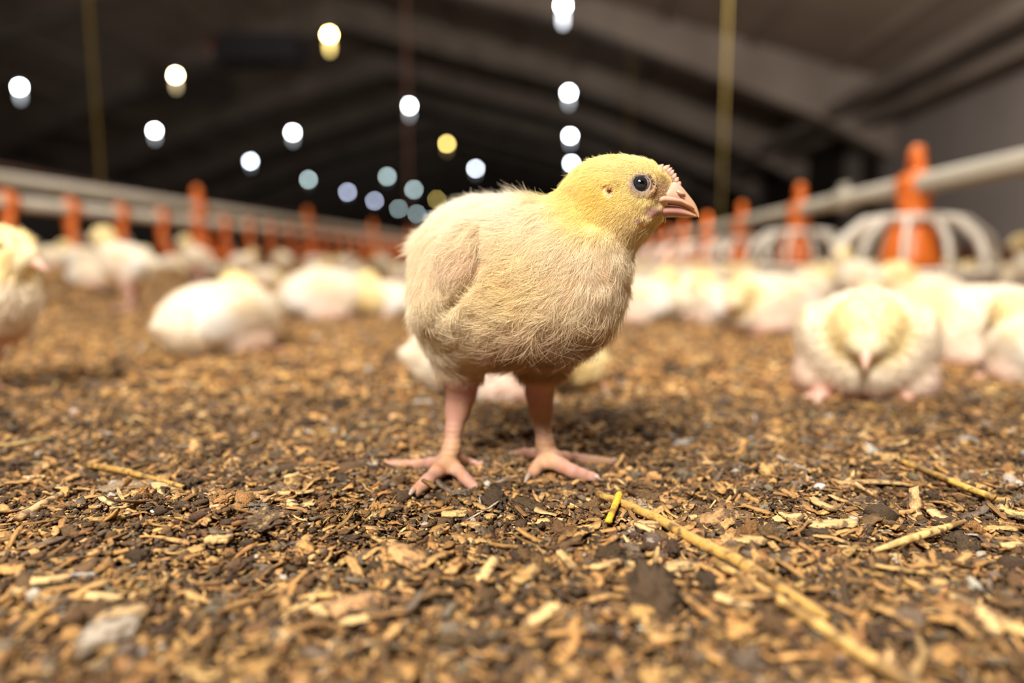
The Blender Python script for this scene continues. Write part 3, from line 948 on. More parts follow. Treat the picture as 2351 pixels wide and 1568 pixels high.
EY = []
for side in (0, 1):
    P, d = surf(1471, 422)
    if side:                              # mirror to the far side of the head
        P = W(1471, 422, 2 * .262 - d + .0006); nrm = cF.copy()
    else: nrm = -cF
    s = .255 / F_PX
    c = P - nrm * .0010
    EY.append((c, nrm))
    S.cap(c, c, 18.5 * s, 18.5 * s, .0006, True)
    S.cap(c + nrm * .0012 + cR * 1.5 * s, c + nrm * .003 + cR * 1.5 * s, 17.5 * s, 18 * s, .0005, True)
    ring(c + nrm * .0010 + cR * 1.5 * s, (cR, cU), 21.5 * s, 3.0 * s, .0004, sq=.90)
    ring(c + nrm * .0006 + cR * 3 * s, (cR, cU), 32 * s, 2.8 * s, .0008, sq=.88)
# ear opening, gape fold, throat wattle skin, crease before the wing
P, d = surf(1401, 438); S.cap(P - cF * .001, P + cF * .002, .0011, .0009, .001, True)
P, d = surf(1393, 425); Q, d = surf(1413, 420); S.cap(P, Q, .0012, .0009, .0012)
P, d = surf(1460, 510); Q, d = surf(1490, 494); T_, d = surf(1512, 482)
S.cap(P + cF * .0006, Q + cF * .0004, .0013, .0015, .0009); S.cap(Q + cF * .0004, T_ + cF * .0006, .0015, .0016, .0009)
for (x0, y0, x1, y1) in ((1112, 530, 1108, 600), (1108, 600, 1085, 650), (1085, 650, 1025, 712)):
    P, d = surf(x0, y0); Q, d = surf(x1, y1)
    S.cap(P - cF * .0006, Q - cF * .0006, .0022, .0022, .004, True)

BV, BF = S.mesh(3)
BN = vert_normals(BV, BF)
del S.g

# --- where things are on the bird, in the picture's pixels (used only to lay out its own colouring)
def sm(x, a, b): 
    t = np.clip((x - a) / (b - a), 0, 1); return t * t * (3 - 2 * t)
def blob(px, py, x, y, rx, ry=None):
    ry = ry or rx
    return np.exp(-(((px - x) / rx) ** 2 + ((py - y) / ry) ** 2))
def mixc(c, col, w): return c * (1 - w[:, None]) + np.array(col)[None] * w[:, None]

def down_colour(P):
    px, py, d = proj(P)
    c = np.tile(np.array((.92, .79, .58)), (len(P), 1))                 # cream
    c = mixc(c, (.95, .87, .73), sm(-(py), -560, -470) * sm(-px, -1260, -1180))            # pale back
    c = mixc(c, (.93, .75, .44), blob(px, py, 1170, 660, 110, 90) * .8)
    c = mixc(c, (.88, .77, .60), blob(px, py, 1000, 790, 90, 60) * .8)
    head = sm(px + (560 - py) * .55, 1290, 1360) * sm(-(py + (1300 - px) * .0), -575, -505)
    c = mixc(c, (.99, .82, .40), head)
    c = mixc(c, (.98, .72, .21), blob(px, py, 1365, 455, 52, 60) * .75)
    c = mixc(c, (.96, .83, .48), blob(px, py, 1440, 385, 70, 30) * .7)
    c = mixc(c, (.84, .68, .42), blob(px, py, 1480, 515, 70, 32) * .7)
    c = mixc(c, (.92, .78, .60), blob(px, py, 1360, 640, 90, 80) * .6)
    c = mixc(c, (.90, .70, .56), blob(px, py, 1060, 600, 60, 40) * .6)
    c = mixc(c, (.42, .25, .14), sm(py + (px - 1200) * .10, 725, 810) * sm(px, 1090, 1190) * .85)       # soiled belly
    c = mixc(c, (.55, .36, .20), sm(py, 800, 870) * .55)
    return c

def skin_colour(P):
    px, py, d = proj(P)
    c = down_colour(P) * .94
    c = mixc(c, (.62, .38, .28), sm(py, 530, 600) * .45)
    c = mixc(c, (.34, .17, .11), sm(py + (px - 1200) * .10, 725, 800) * sm(px, 1080, 1170) * .7)
    c = mixc(c, (.33, .24, .13), np.clip(blob(px, py, 1475, 430, 56, 50) * 1.3, 0, 1))
    c = mixc(c, (.23, .185, .16), (1 - sm(np.hypot(px - 1473, (py - 422) * 1.1), 23, 27)) * (py < 470))
    c = mixc(c, (.38, .20, .15), blob(px, py, 1516, 440, 22, 20) * .8)
    c = mixc(c, (.36, .21, .14), blob(px, py, 1400, 440, 16, 24) * .9)
    c = mixc(c, (.50, .22, .17), blob(px, py, 1401, 438, 6, 6))
    c = mixc(c, (.55, .27, .21), blob(px, py, 1403, 421, 13, 5) * .8)
    c = mixc(c, (.30, .16, .13), np.clip(1.4 * np.maximum(blob(px, py, 1470, 505, 18, 9), blob(px, py, 1500, 489, 24, 11)), 0, 1))
    c = mixc(c, (.60, .31, .25), blob(px, py, 1085, 640, 34, 50) * .8)
    leg = sm(py, 835, 880)
    lc = np.tile(np.array((.38, .20, .145)), (len(P), 1))
    lc = mixc(lc, (.44, .27, .13), sm(noise3(P, 160), .45, .7) * .5)
    lc = mixc(lc, (.45, .26, .14), blob(px, py, 1035, 1040, 24, 40) + blob(px, py, 1258, 1030, 22, 40))
    lc = mixc(lc, (.34, .15, .17), blob(px, py, 1075, 900, 24, 50) * .5 + blob(px, py, 1225, 900, 24, 60) * .5)
    lc = mixc(lc, (.45, .17, .07), sm(noise3(P + 3, 330), .68, .78) * sm(py, 1020, 1060) * .8)
    return c * (1 - leg[:, None]) + lc * leg[:, None]

# fine relief: pebbled face skin, scutes down the shanks and toes
px, py, dd = proj(BV)
face = np.maximum(blob(px, py, 1478, 430, 48, 46), blob(px, py, 1515, 455, 36, 34))
BV = BV + BN * ((noise3(BV, 1500) - .5) * .00035 * face)[:, None]
scute = np.maximum(blob(px, py, 1040, 1015, 22, 45), blob(px, py, 1252, 1012, 22, 45))
BV = BV + BN * (np.sin(BV[:, 2] * 2 * math.pi / .0024) * .00008 * np.clip(scute * 1.5, 0, 1))[:, None]
me = smooth(mesh_np('chick', BV - FEETC, BF))
color_attr(me, 'tint', skin_colour(BV))
HERO = link('chick', me, M_skin, None, FEETC)
tag(HERO, 'cream chick with yellow head standing upright in sharp focus in the foreground, looking right', 'chick')

# --- beak
s_ = .258 / F_PX
def plane(px, py, off=0.0): return W(px, py, .262) + cF * off
def loft(name, st, m, parent, n=14, label=None, tint=None, flare=0):
    """st: (px_top, py_top, px_bot, py_bot, half width m): cross sections of a horn sheath"""
    vs = []
    for (xt, yt, xb, yb, w) in st:
        T, B = plane(xt, yt), plane(xb, yb)
        for k in range(n):
            a = math.pi * 2 * k / n
            v = .5 + .5 * math.cos(a)                    # 1 top .. 0 bottom
            wd = math.copysign(abs(math.sin(a)) ** .8, math.sin(a)) * (1 - .38 * v ** 1.5)
            vs.append(B + (T - B) * v + cF * (wd * w))
    vs = np.array(vs); m_ = len(st)
    fs = [(i * n + k, i * n + (k + 1) % n, (i + 1) * n + (k + 1) % n, (i + 1) * n + k) for i in range(m_ - 1) for k in range(n)]
    me = mesh_np(name, vs - FEETC, np.array(fs)); smooth(me)
    px, py, d = proj(vs)
    c = np.tile(np.array((.54, .34, .255)), (len(vs), 1))
    if tint is not None: c = np.tile(np.array(tint), (len(vs), 1))
    c = mixc(c, (.60, .34, .18), sm(px, 1560, 1600) * .8)
    color_attr(me, 'tint', c)
    o = link(name, me, m, parent)
    sb = o.modifiers.new('s', 'SUBSURF'); sb.levels = 2; sb.render_levels = 2
    if label: o['label'] = label
    return o
W0 = .0050
loft('upper_beak', [(1500, 455, 1488, 474, .0038), (1514, 446, 1500, 474, .0052), (1530, 426, 1518, 472, .0056), (1549, 412, 1538, 471, .0053), (1566, 429, 1556, 473, .0045),
                    (1580, 447, 1571, 478, .0035), (1591, 460, 1584, 484, .0025), (1599, 473, 1594, 489, .0016), (1604, 486, 1600, 495, .0008), (1605.5, 497, 1603.5, 500, .00025)], M_beak, HERO,
     label='pale pink upper beak with a hooked tip')
loft('lower_beak', [(1496, 468, 1496, 498, .0036), (1512, 470, 1514, 500, .0050), (1535, 470, 1536, 498.5, .0046), (1556, 472, 1556, 498, .0037), (1574, 478, 1574, 499, .0028),
                    (1588, 486, 1588, 499, .0018), (1597, 492, 1597, 499, .0008), (1600, 496, 1600, 498, .0002)], M_beak, HERO, label='mauve pink lower beak', tint=(.38, .20, .17))
def tube_part(name, pts, rad, m, parent, label=None, n=10, flat=1.0, tint=None):
    mb = MB(); mb.tube([p - FEETC for p in pts], rad, n, flat=flat)
    me = mb.mesh(name, m, True)
    if m is M_beak: color_attr(me, 'tint', np.tile(np.array(tint or (.55, .345, .255)), (len(mb.v), 1)))
    o = link(name, me, None, parent)
    if label: o['label'] = label
    return o
# rim of the upper beak running back to the corner of the mouth, flap over the nostril
tube_part('beak_rim', [plane(1487, 476, -.0056), plane(1500, 468, -.0062), plane(1516, 464, -.0060), plane(1536, 465, -.0054), plane(1556, 467, -.0046), plane(1574, 474, -.0036), plane(1590, 484, -.0022)],
          [.0005, .00095, .0011, .0010, .0008, .0006, .0003], M_beak, HERO)
tube_part('nostril_flap', [plane(1547, 444, -.0046), plane(1556, 449, -.0043), plane(1567, 453, -.0036)], [.0003, .0006, .0004], M_beak, HERO)
tube_part('nostril', [plane(1548, 448, -.0049), plane(1555, 453.5, -.0047), plane(1566, 457, -.0041)], [.00015, .0003, .0002], mat('nostril_brown', (.16, .06, .025), .7), HERO)
# --- comb: a row of small pale points
mb = MB()
base = [(1506, 392), (1514, 388), (1524, 391), (1532, 396), (1538, 402), (1544, 409), (1550, 416), (1556, 424)]
tips = [(1514, 385), (1523, 377), (1538, 379), (1543, 385), (1547, 390), (1552.5, 398), (1558, 407), (1563, 417)]
base_o = np.array
pts = [plane(x, y) for x, y in base]
mb.tube([p - FEETC for p in pts], [.0006, .0010, .0012, .0013, .0013, .0012, .0011, .0006], 8)
for (bx, by), (tx, ty) in zip(base[1:], tips[1:]):
    B0 = plane(bx - 1, by + 2); T0 = plane(tx, ty); 
    mb.tube([B0 - FEETC, (B0 * .45 + T0 * .55) - FEETC, T0 - FEETC], [.0015, .0011, .00012], 8)
cb = mb.obj('comb', M_comb, HERO, True); cb['label'] = 'pale pink sawtooth comb'

# --- eyes
def ball(name, c, r, m, parent, flat=(1, 1, 1), R=None, n=3):
    v, f = ico(n); v = v * r * np.array(flat)
    if R is not None: v = v @ np.array(R).T
    me = smooth(mesh_np(name, v + (c - FEETC), f)); return link(name, me, m, parent)
for c, nrm in EY:
    s = .255 / F_PX
    e = ball('eye', c + cR * 2 * s - nrm * .0006, 20 * s, M_white, HERO)
    q = c + nrm * .0005 - cR * .3 * s
    ball('iris', q - nrm * .0002, 18.3 * s, M_iris, e, (1, 1, .9), CAMR, 4)
    ball('pupil', q + nrm * .0012 + cR * .3 * s, 11.5 * s, M_pupil, e, (1, 1, .70), CAMR, 4)
    ball('cornea', q - nrm * .00012, 17.0 * s, None, e, (1, 1, .93), CAMR, 4) if False else None

# --- claws
for k, (tp, rt) in {'a': ((851, 1066), 5), 'b': ((936, 1141), 6), 'c': ((1096, 1124), 5), 'd': ((1113, 1064), 4), 'e': ((1166, 1045), 4), 'f': ((1422, 1060), 5), 'g': ((1381, 1103), 6), 'h': ((1203, 1110), 6)}.items():
    p0, r0 = gpt(*TOES[k][-1]); p0 = p0 + np.array([0, 0, .0008])
    tip = G(*tp, .0016)
    rm = rt * .36 / F_PX
    mid = (p0 + tip) / 2 + np.array([0, 0, .0006])
    tube_part('claw', [p0, mid, tip], [rm * 1.1, rm * .8, rm * .12], M_claw, HERO)

# --- down
FLOW = np.array([
    (1400, 365, -1, -.10, .5), (1480, 370, -.9, -.35, .4), (1350, 375, -1, .0, .6), (1290, 410, -.8, .1, .8), (1255, 445, -.7, .0, .9), (1520, 400, -.7, -.5, .3),
    (1430, 490, -.8, .5, .3), (1360, 450, -.9, .4, .35), (1320, 500, -.8, .6, .4), (1400, 540, -.4, .9, .5), (1480, 525, .15, 1, .5), (1455, 545, .25, 1, .6), (1510, 508, -.2, 1, .4),
    (1200, 460, -.9, -.25, .75), (1150, 460, -.8, -.3, .8), (1080, 465, -.9, -.25, .8), (1030, 485, -.9, .05, .7), (990, 530, -.6, .5, .6), (1180, 520, -.9, .15, .35),
    (1250, 540, -.8, .5, .3), (1340, 580, -.3, .9, .35), (1400, 600, .35, .9, .55), (1435, 640, .5, .85, .6), (1420, 700, .4, 1, .6), (1300, 620, -.7, .7, .3), (1230, 650, -.9, .4, .3),
    (1150, 650, -1, .05, .3), (1150, 720, -1, .15, .3), (1060, 760, -.9, .2, .3), (1250, 740, -.8, .8, .45), (1330, 730, .1, 1, .6), (1200, 800, -.6, .9, .5), (1290, 800, .3, 1, .65),
    (1100, 800, -.8, .6, .35), (1050, 850, -.1, 1, .3), (1240, 850, .1, 1, .4), (1000, 800, -.4, .9, .35), (1060, 540, -.8, .7, .35), (1080, 600, -.7, .8, .35), (1010, 620, -.4, 1, .3), (970, 690, -.1, 1, .3), (960, 750, -.1, 1, .35),
])
def flow_at(px, py):
    d2 = (px[:, None] - FLOW[None, :, 0]) ** 2 + (py[:, None] - FLOW[None, :, 1]) ** 2
    w = 1 / (d2 + 300) ** 1.6
    w /= w.sum(1, keepdims=True)
    return w @ FLOW[:, 2], w @ FLOW[:, 3], w @ FLOW[:, 4]

def furmask(P):
    px, py, d = proj(P)
    m = 1 - sm(py, 845, 885)
    m *= 1 - sm(blob(px, py, 1474, 424, 42, 40), .42, .62)
    m *= 1 - sm(blob(px, py, 1516, 440, 34, 34), .35, .6)
    m *= 1 - sm(blob(px, py, 1401, 438, 17, 20), .4, .6)
    m *= 1 - sm(np.maximum(blob(px, py, 1468, 507, 22, 9), blob(px, py, 1500, 488, 26, 12)), .25, .5)
    above = (py < 440 + (1546 - px) * .5) & (px < 1546)
    below = (py > 478 + np.clip(px - 1495, 0, 99) * .35)
    m *= np.where((px > 1484) & (py < 520), (above | below).astype(float), 1.0)
    m *= 1 - sm(px, 1540, 1550)
    m *= ~((px > 1510) & (py < 395 + (px - 1512) * .75))
    m *= 1 - sm(blob(px, py, 1085, 640, 26, 45), .3, .9) * .45
    return m

FC = BV[BF].mean(1)
fm = furmask(FC)
FNf, _a = face_geo(BV, BF)
facing = (FNf @ cF) < .25
def make_fur(n, seed, extra=1.0, rad=.00007, lenmul=1.0, jit=.35, region=None, tintmul=1.0, curl=.22):
    rng = np.random.default_rng(seed)
    wgt = fm * np.where(facing, 1.0, .30)
    px, py, d = proj(FC)
    wgt = wgt * (1 + 1.6 * sm(-py, -560, -480) * (px > 1240))
    if region is not None: wgt = wgt * region(px, py)
    P, N, f = sample_faces(BV, BF, BN, n, wgt + 1e-9, rng)
    px, py, d = proj(P)
    # neighbouring hairs share a direction in little tufts
    cell = noise3(P, 260)[:, None] - .5
    cell2 = noise3(P + 5, 260)[:, None] - .5
    fx, fy, lift = flow_at(px, py)
    T = cR[None] * fx[:, None] - cU[None] * fy[:, None]
    T = T - N * np.sum(T * N, 1, keepdims=True)
    T /= np.maximum(np.linalg.norm(T, axis=1), 1e-6)[:, None]
    B = np.cross(N, T)
    rim = (1 - np.abs(N @ cF)) ** 3
    mess = .7 + 1.4 * np.maximum(blob(px, py, 1240, 780, 150, 70), blob(px, py, 1390, 600, 60, 60))[:, None]
    D = T + B * (cell * 1.5 * mess + rng.normal(0, jit * .55, (n, 1)) * mess) + N * (lift[:, None] * .75 + .55 * rim[:, None] + cell2 * .7 * mess + rng.normal(0, .12, (n, 1)))
    D /= np.linalg.norm(D, axis=1)[:, None]
    L = np.full(n, .0068)
    headw = sm(px + (560 - py) * .55, 1290, 1370) * sm(-py, -570, -500)
    L = L * (1 - headw) + .0034 * headw
    facew = np.maximum(blob(px, py, 1480, 430, 70, 62), blob(px, py, 1440, 470, 60, 40))
    L = L * (1 - .62 * facew)
    L *= 1 + .75 * blob(px, py, 1245, 465, 50, 35)
    L *= 1 + .25 * blob(px, py, 1260, 780, 130, 50)
    L *= 1 - .55 * sm(py, 835, 875)
    L *= rng.uniform(.6, 1.25, n) * lenmul
    tint = down_colour(P) * rng.uniform(.80, 1.12, (n, 1)) * tintmul
    tint = np.clip(tint, 0, .97)
    return P - FEETC, D, N, L, tint, np.full(n, rad)
a = make_fur(150000, 4, rad=.000055)
hair_object('down', *a, HERO, seed=2)
a = make_fur(20000, 9, rad=.000085, lenmul=1.35, jit=.6, tintmul=1.08, region=lambda px, py: (.6 + 2 * sm(py, 650, 780)) * (1 - .9 * blob(px, py, 1460, 440, 110, 80)))
hair_object('down', *a[:3], a[3], a[4], a[5], HERO, seed=3, curl=.4, label='longer loose barbs of down on the breast and belly')
# short stubs of down over the bare-looking face
rng = np.random.default_rng(31)
pxc, pyc, _d = proj(FC)
wst = np.maximum(blob(pxc, pyc, 1476, 428, 54, 50), blob(pxc, pyc, 1510, 448, 40, 32)) ** .6 * (1 - sm(blob(pxc, pyc, 1474, 423, 25, 23), .30, .42)) * (pxc < 1546) * (pyc < 444 + (1546 - pxc) * .5)
P, N, f = sample_faces(BV, BF, BN, 6500, wst + 1e-12, rng)
D = N * .9 - cR * .5 + rng.normal(0, .15, P.shape); D /= np.linalg.norm(D, axis=1)[:, None]
hair_object('face_stubble', P - FEETC, D, N, rng.uniform(.0003, .0008, len(P)), np.clip(np.tile((.80, .64, .38), (len(P), 1)) * rng.uniform(.8, 1.05, (len(P), 1)), 0, 1), np.full(len(P), .000085), HERO, seed=7, seg=3, curl=.1)
# tail tuft
rng = np.random.default_rng(8)
n = 140
P0 = W(982, 560, .300)
P = P0 + rng.normal(0, .0016, (n, 3)); D = -cR * 1.0 + cU * -.12 + cF * .2
D = D + rng.normal(0, .18, (n, 3)); D /= np.linalg.norm(D, axis=1)[:, None]
hair_object('tail_tuft', P - FEETC, D, np.tile(cU, (n, 1)), rng.uniform(.006, .013, n), np.tile((.90, .80, .62), (n, 1)), np.full(n, .00012), HERO, seed=5, curl=.35)

# ================================================================== the other chicks: a few poses, each then copied with its parts
def chick_pose(pose, turn=0, down=0):
    """one bird, beak towards +x, standing or lying on z=0, in metres. Returns the body object with its parts."""
    h = .0017
    s = SDF((-.085, -.062, -.004), (.10, .062, .165), h)
    mm = .001
    def c(a, ra, b_, rb, k=6): s.cap(np.array(a) * mm, np.array(b_) * mm, ra * mm, rb * mm, k * mm)
    def e(cn, rad, k=8, yaw=0, pitch=0, roll=0):
        R = Matrix.Rotation(math.radians(yaw), 3, 'Z') @ Matrix.Rotation(math.radians(-pitch), 3, 'Y') @ Matrix.Rotation(math.radians(roll), 3, 'X')
        s.ell(np.array(cn) * mm, np.array(rad) * mm, np.array(R), k * mm)
    Tz = Matrix.Rotation(math.radians(turn), 3, 'Z')
    if pose == 'stand':
        B = 42
        e((-4, 0, B + 36), (44, 31, 32), 10, pitch=18); e((16, 0, B + 38), (28, 27, 30), 10)
        c((24, 0, B + 52), 19, (34, 0, B + 76), 14); hp = Vector((36, 0, B + 84))
        c((-36, 0, B + 34), 13, (-54, 0, B + 36), 4)
        for sy in (-1, 1):
            e((-8, sy * 28, B + 40), (30, 7, 18), 3, yaw=sy * -4, pitch=16)
            c((-6, sy * 15, B + 14), 16, (0, sy * 16, B - 6), 7, 8)
            c((0, sy * 16, B - 4), 6.5, (-9, sy * 16, 26), 4.6, 4); c((-9, sy * 16, 26), 4.6, (-2, sy * 17, 6), 4, 3)
            for a, L in ((0, 26), (40 * sy, 22), (-38 * sy, 22), (180, 13)):
                d = (math.cos(math.radians(a)), math.sin(math.radians(a)))
                c((-2, sy * 17, 4.5), 3.4, (-2 + d[0] * L, sy * 17 + d[1] * L, 2.2), 2, 2)
    elif pose == 'stoop':
        B = 38
        e((-8, 0, B + 30), (44, 31, 30), 10, pitch=6); e((14, 0, B + 28), (28, 27, 28), 10)
        c((24, 0, B + 38), 18, (28, 0, B + 54), 14); hp = Vector((30, 0, B + 60))
        c((-42, 0, B + 30), 12, (-58, 0, B + 32), 4)
        for sy in (-1, 1):
            e((-8, sy * 28, B + 34), (30, 7, 18), 3, yaw=sy * -4, pitch=8)
            c((-4, sy * 15, B + 10), 16, (0, sy * 16, B - 6), 7, 8)
            c((0, sy * 16, B - 4), 6.5, (-6, sy * 16, 24), 4.6, 4); c((-6, sy * 16, 24), 4.6, (2, sy * 17, 6), 4, 3)
            for a, L in ((0, 26), (40 * sy, 22), (-38 * sy, 22), (180, 13)):
                d = (math.cos(math.radians(a)), math.sin(math.radians(a)))
                c((2, sy * 17, 4.5), 3.4, (2 + d[0] * L, sy * 17 + d[1] * L, 2.2), 2, 2)
    else:
        B = 0
        e((-6, 0, 32), (47, 35, 31), 10, pitch=4); e((20, 0, 30), (30, 30, 29), 10)
        c((-38, 0, 28), 12, (-56, 0, 30), 4)
        for sy in (-1, 1):
            e((-8, sy * 31, 34), (32, 8, 19), 3.5, yaw=sy * -4, pitch=8)
            e((6, sy * 24, 12), (24, 14, 13), 8)
            for a, L in ((8 * sy, 20), (40 * sy, 16)):
                d = (math.cos(math.radians(a)), math.sin(math.radians(a)))
                c((28, sy * 20, 4), 3.6, (28 + d[0] * L, sy * 20 + d[1] * L, 2.4), 2.2, 2)
        if pose == 'sit':
            c((26, 0, 40), 19, (36, 0, 58), 14); hp = Vector((38, 0, 66))
        elif pose == 'sleep':
            c((28, 0, 32), 20, (46, 0, 30), 15); hp = Vector((54, 0, 27))
        elif pose == 'doze':
            c((26, 0, 36), 22, (38, 0, 44), 17); hp = Vector((43, 0, 46))
        elif pose == 'tuck':
            c((24, 0, 38), 22, (26, 10, 52), 16); hp = Vector((26, 14, 56))
        elif pose == 'sprawl':
            c((26, 0, 36), 20, (42, 8, 42), 14); hp = Vector((48, 10, 44))
            c((-10, -30, 14), 12, (-26, -44, 8), 6, 8); c((-26, -44, 8), 5, (-8, -54, 5), 3.5, 3)
            for a in (-25, 10, 45): c((-8, -54, 5), 3, (-8 + 18 * math.cos(math.radians(a)), -54 + 18 * math.sin(math.radians(a)) * .3, 3), 2, 2)
    # head: x forward in its own frame
    HM = Matrix.Translation(hp) @ Tz.to_4x4() @ Matrix.Rotation(math.radians(down), 4, 'Y')
    if turn and pose in ('stand', 'sit'): pass
    def hpnt(p): return HM @ Vector(p)
    def hc(a, ra, b_, rb, k=6): c(hpnt(a), ra, hpnt(b_), rb, k)
    hc((-3, 0, 0), 14.5, (5, 0, 0), 12.5, 8); hc((5, 0, -1), 11, (14, 0, -3), 7.5, 6); hc((-2, 0, -8), 11, (6, 0, -8), 9, 6)
    V, F = s.mesh(3)
    N = vert_normals(V, F)
    hpw = np.array(hp) * mm
    dh = np.linalg.norm(V - hpw, axis=1)
    col = np.tile((.90, .82, .68), (len(V), 1))
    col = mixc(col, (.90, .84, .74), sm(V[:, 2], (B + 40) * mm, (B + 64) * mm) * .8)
    col = mixc(col, (.80, .52, .43), blob(V[:, 0] * 1e3, V[:, 2] * 1e3, 10, B + 12, 26, 14) * .55)
    col = mixc(col, (.92, .90, .86), blob(V[:, 0] * 1e3, V[:, 2] * 1e3, -26, B + 30, 20, 20) * sm(np.abs(V[:, 1]), .024, .032))
    col = mixc(col, (.93, .79, .46), 1 - sm(dh, .016, .030))
    col = mixc(col, (.86, .66, .30), blob(V[:, 0] * 1e3, V[:, 2] * 1e3, 2, B + 48, 18, 10) * .4)
    if pose in ('stand', 'stoop'): col = mixc(col, (.72, .42, .34), 1 - sm(V[:, 2], .038, .050))
    else: col = mixc(col, (.74, .46, .37), (1 - sm(V[:, 2], .006, .012)) * (np.hypot(V[:, 0] - .03, np.abs(V[:, 1]) - .02) < .025))
    me = smooth(mesh_np('chick', V, F)); color_attr(me, 'tint', col)
    o = link('chick', me, M_bgskin)
    # beak, eyes
    mb = MB()
    st = [(12, -2, 5.5, 5.2), (17, -3, 4.8, 4.4), (22, -5, 3.4, 3.0), (26, -7.5, 1.6, 1.4), (28, -9.5, .3, .3)]
    vs = []; nn = 12
    for x, z, rz, ry in st:
        for k in range(nn):
            a = 2 * math.pi * k / nn
            vs.append(hpnt((x, math.cos(a) * ry, z + math.sin(a) * rz)) * mm)
    mb.add(vs, [(i * nn + k, i * nn + (k + 1) % nn, (i + 1) * nn + (k + 1) % nn, (i + 1) * nn + k) for i in range(4) for k in range(nn)] + [tuple(range(4 * nn, 5 * nn))])
    mb.obj('beak', M_beakbg, o, True)
    if pose not in ('sleep', 'tuck', 'doze'):
        v, f = ico(2)
        for sy in (-1, 1):
            q = np.array(hpnt((7, sy * 10.4, 2.5))) * mm
            link('eye', smooth(mesh_np('eye', v * .0033 + q, f)), M_eye, o)
    # soft down, sparse: these birds are seen far out of focus
    fc = V[F].mean(1)
    wgt = np.where(fc[:, 2] > (.042 if pose in ('stand', 'stoop') else .004), 1.0, 0.0)
    bk = np.array(hpnt((20, 0, -4))) * mm
    wgt *= np.linalg.norm(fc - bk, axis=1) > .012
    rng = np.random.default_rng(4)
    P, Nn, f = sample_faces(V, F, N, 9000, wgt + 1e-12, rng)
    D = Nn * .55 + np.array([-1, 0, -.35]) ; D = D - Nn * (np.sum(D * Nn, 1, keepdims=True) - .45) + rng.normal(0, .25, P.shape)
    D /= np.linalg.norm(D, axis=1)[:, None]
    hair_object('down', P, D, Nn, rng.uniform(.003, .0065, len(P)), np.clip(col[F[f, 0]] * 1.04, 0, .97), np.full(len(P), .00022), o, seed=6, seg=3)
    return o

POSES = {}
def pose_proto(key):
    if key not in POSES:
        POSES[key] = [chick_pose(*key), False]
    return POSES[key]

def place_chick(key, px, py, heading, label, scale=1.0, group='chicks resting on the bedding around the barn', depth=None, tilt=0):
    """py: the pixel row where the bird meets the bedding; heading: degrees, 0 = beak to the picture's right, 90 = away"""
    pr, used = pose_proto(key)
    if not used:
        o = pr; POSES[key][1] = True
    else:
        o = pr.copy(); C.objects.link(o)
        for ch in list(pr.children):
            q = ch.copy(); C.objects.link(q); q.parent = o
    g = G(px, py) if depth is None else CAM + ray(px, py) * depth
    o.location = (g[0], g[1], float(ground_z(g[0], g[1])) - (.0015 if key[0] == 'stand' else .003))
    o.rotation_euler = (math.radians(tilt), 0, math.radians(heading) + YAW)
    o.scale = (scale * 1.08,) * 3
    return tag(o, label, 'chick', group)

ST, SI, SL, TU, SP = ('stand', 0, 0), ('sit', 0, 0), ('sleep', 0, 35), ('tuck', 120, 20), ('sprawl', 20, 15)
ST_L, SI_L, SI_R = ('stand', 55, 0), ('sit', 60, 5), ('sit', -50, 5)
place_chick(('stoop', 0, 8), -62, 918, -4, 'chick cut off by the left edge, its head and one foot in view, facing right', 1.0)
place_chick(ST, 300, 712, 190, 'standing chick on the left with raised yellow head and pink legs, facing left', 1.0)
place_chick(ST, 452, 668, 250, 'upright chick just right of the left chick with pink legs, seen from the front', .95)
place_chick(('tuck', 40, 10), 512, 806, 55, 'plump chick lying curled up on the left, head tucked on its back', 1.12)
place_chick(SL, 745, 732, 8, 'long low chick sleeping stretched out left of the standing chick', 1.22)
place_chick(SI, 895, 726, 168, 'chick resting right behind the tail of the standing chick', .95)
place_chick(SI, 728, 648, 6, 'small distant chick on the left facing right, above the long sleeping one', .95)
place_chick(SI, 822, 640, 80, 'small pale distant chick seen from behind, left of the standing chick', .9)
place_chick(SI_L, 120, 672, 20, 'dull chick lying on the low litter bank near the left edge', .95)
place_chick(SL, 215, 690, 0, 'pinkish chick asleep in front of the low litter bank at the left', .9)
place_chick(SI, 560, 652, 30, 'dim distant chick lying on the litter bank behind the curled-up chick', .9)
place_chick(SL, 1137, 900, 2, 'chick lying low behind the legs of the standing chick', 1.04)
place_chick(SI, 1475, 738, 165, 'chick resting just right of the breast of the standing chick', 1.0)
place_chick(SI_R, 1575, 734, 200, 'chick lying second to the right of the breast of the standing chick', .95)
place_chick(SP, 1765, 758, 200, 'bright white sprawling chick in the middle right of the background', 1.15)
place_chick(SI_L, 1655, 745, 120, 'yellowish chick lying to the left of the bright white sprawling chick', .9)
place_chick(ST_L, 1968, 718, 170, 'chick with a yellow head turned left, in front of the second nearest feeder', .8)
place_chick(SI, 2125, 742, 178, 'chick with a yellow head facing left behind the sleeping foreground chick', 1.15)
place_chick(('doze', 0, 28), 1980, 897, 243, 'sleeping chick facing the lens, slumped on the bedding at the right', 1.12)
place_chick(SP, 2265, 835, 160, 'large pinkish chick lying at the right, behind the slumped sleeping one', 1.1)
place_chick(SI, 2080, 690, 95, 'chick at the nearest feeder, seen from behind, under its left side', 1.0)
place_chick(SI, 2195, 690, 60, 'chick at the nearest feeder, under its right side', 1.0)
place_chick(ST, 2385, 705, 150, 'chick cut off by the right edge, standing beyond the nearest feeder', .95)
place_chick(SI, 2395, 880, 100, 'chick mostly outside the right edge, low on the bedding', .8)
place_chick(SI, 1852, 668, 30, 'white chick sitting at the second nearest feeder on its right side', .9)
place_chick(SI_L, 1720, 668, 150, 'chick with yellow head in front of the third nearest feeder', .95)
place_chick(SI_R, 1588, 668, 60, 'chick left of the third nearest feeder in the dense middle distance', .95)
FARG = 'distant chicks crowding along the right feeder line'
rg = random.Random(12)
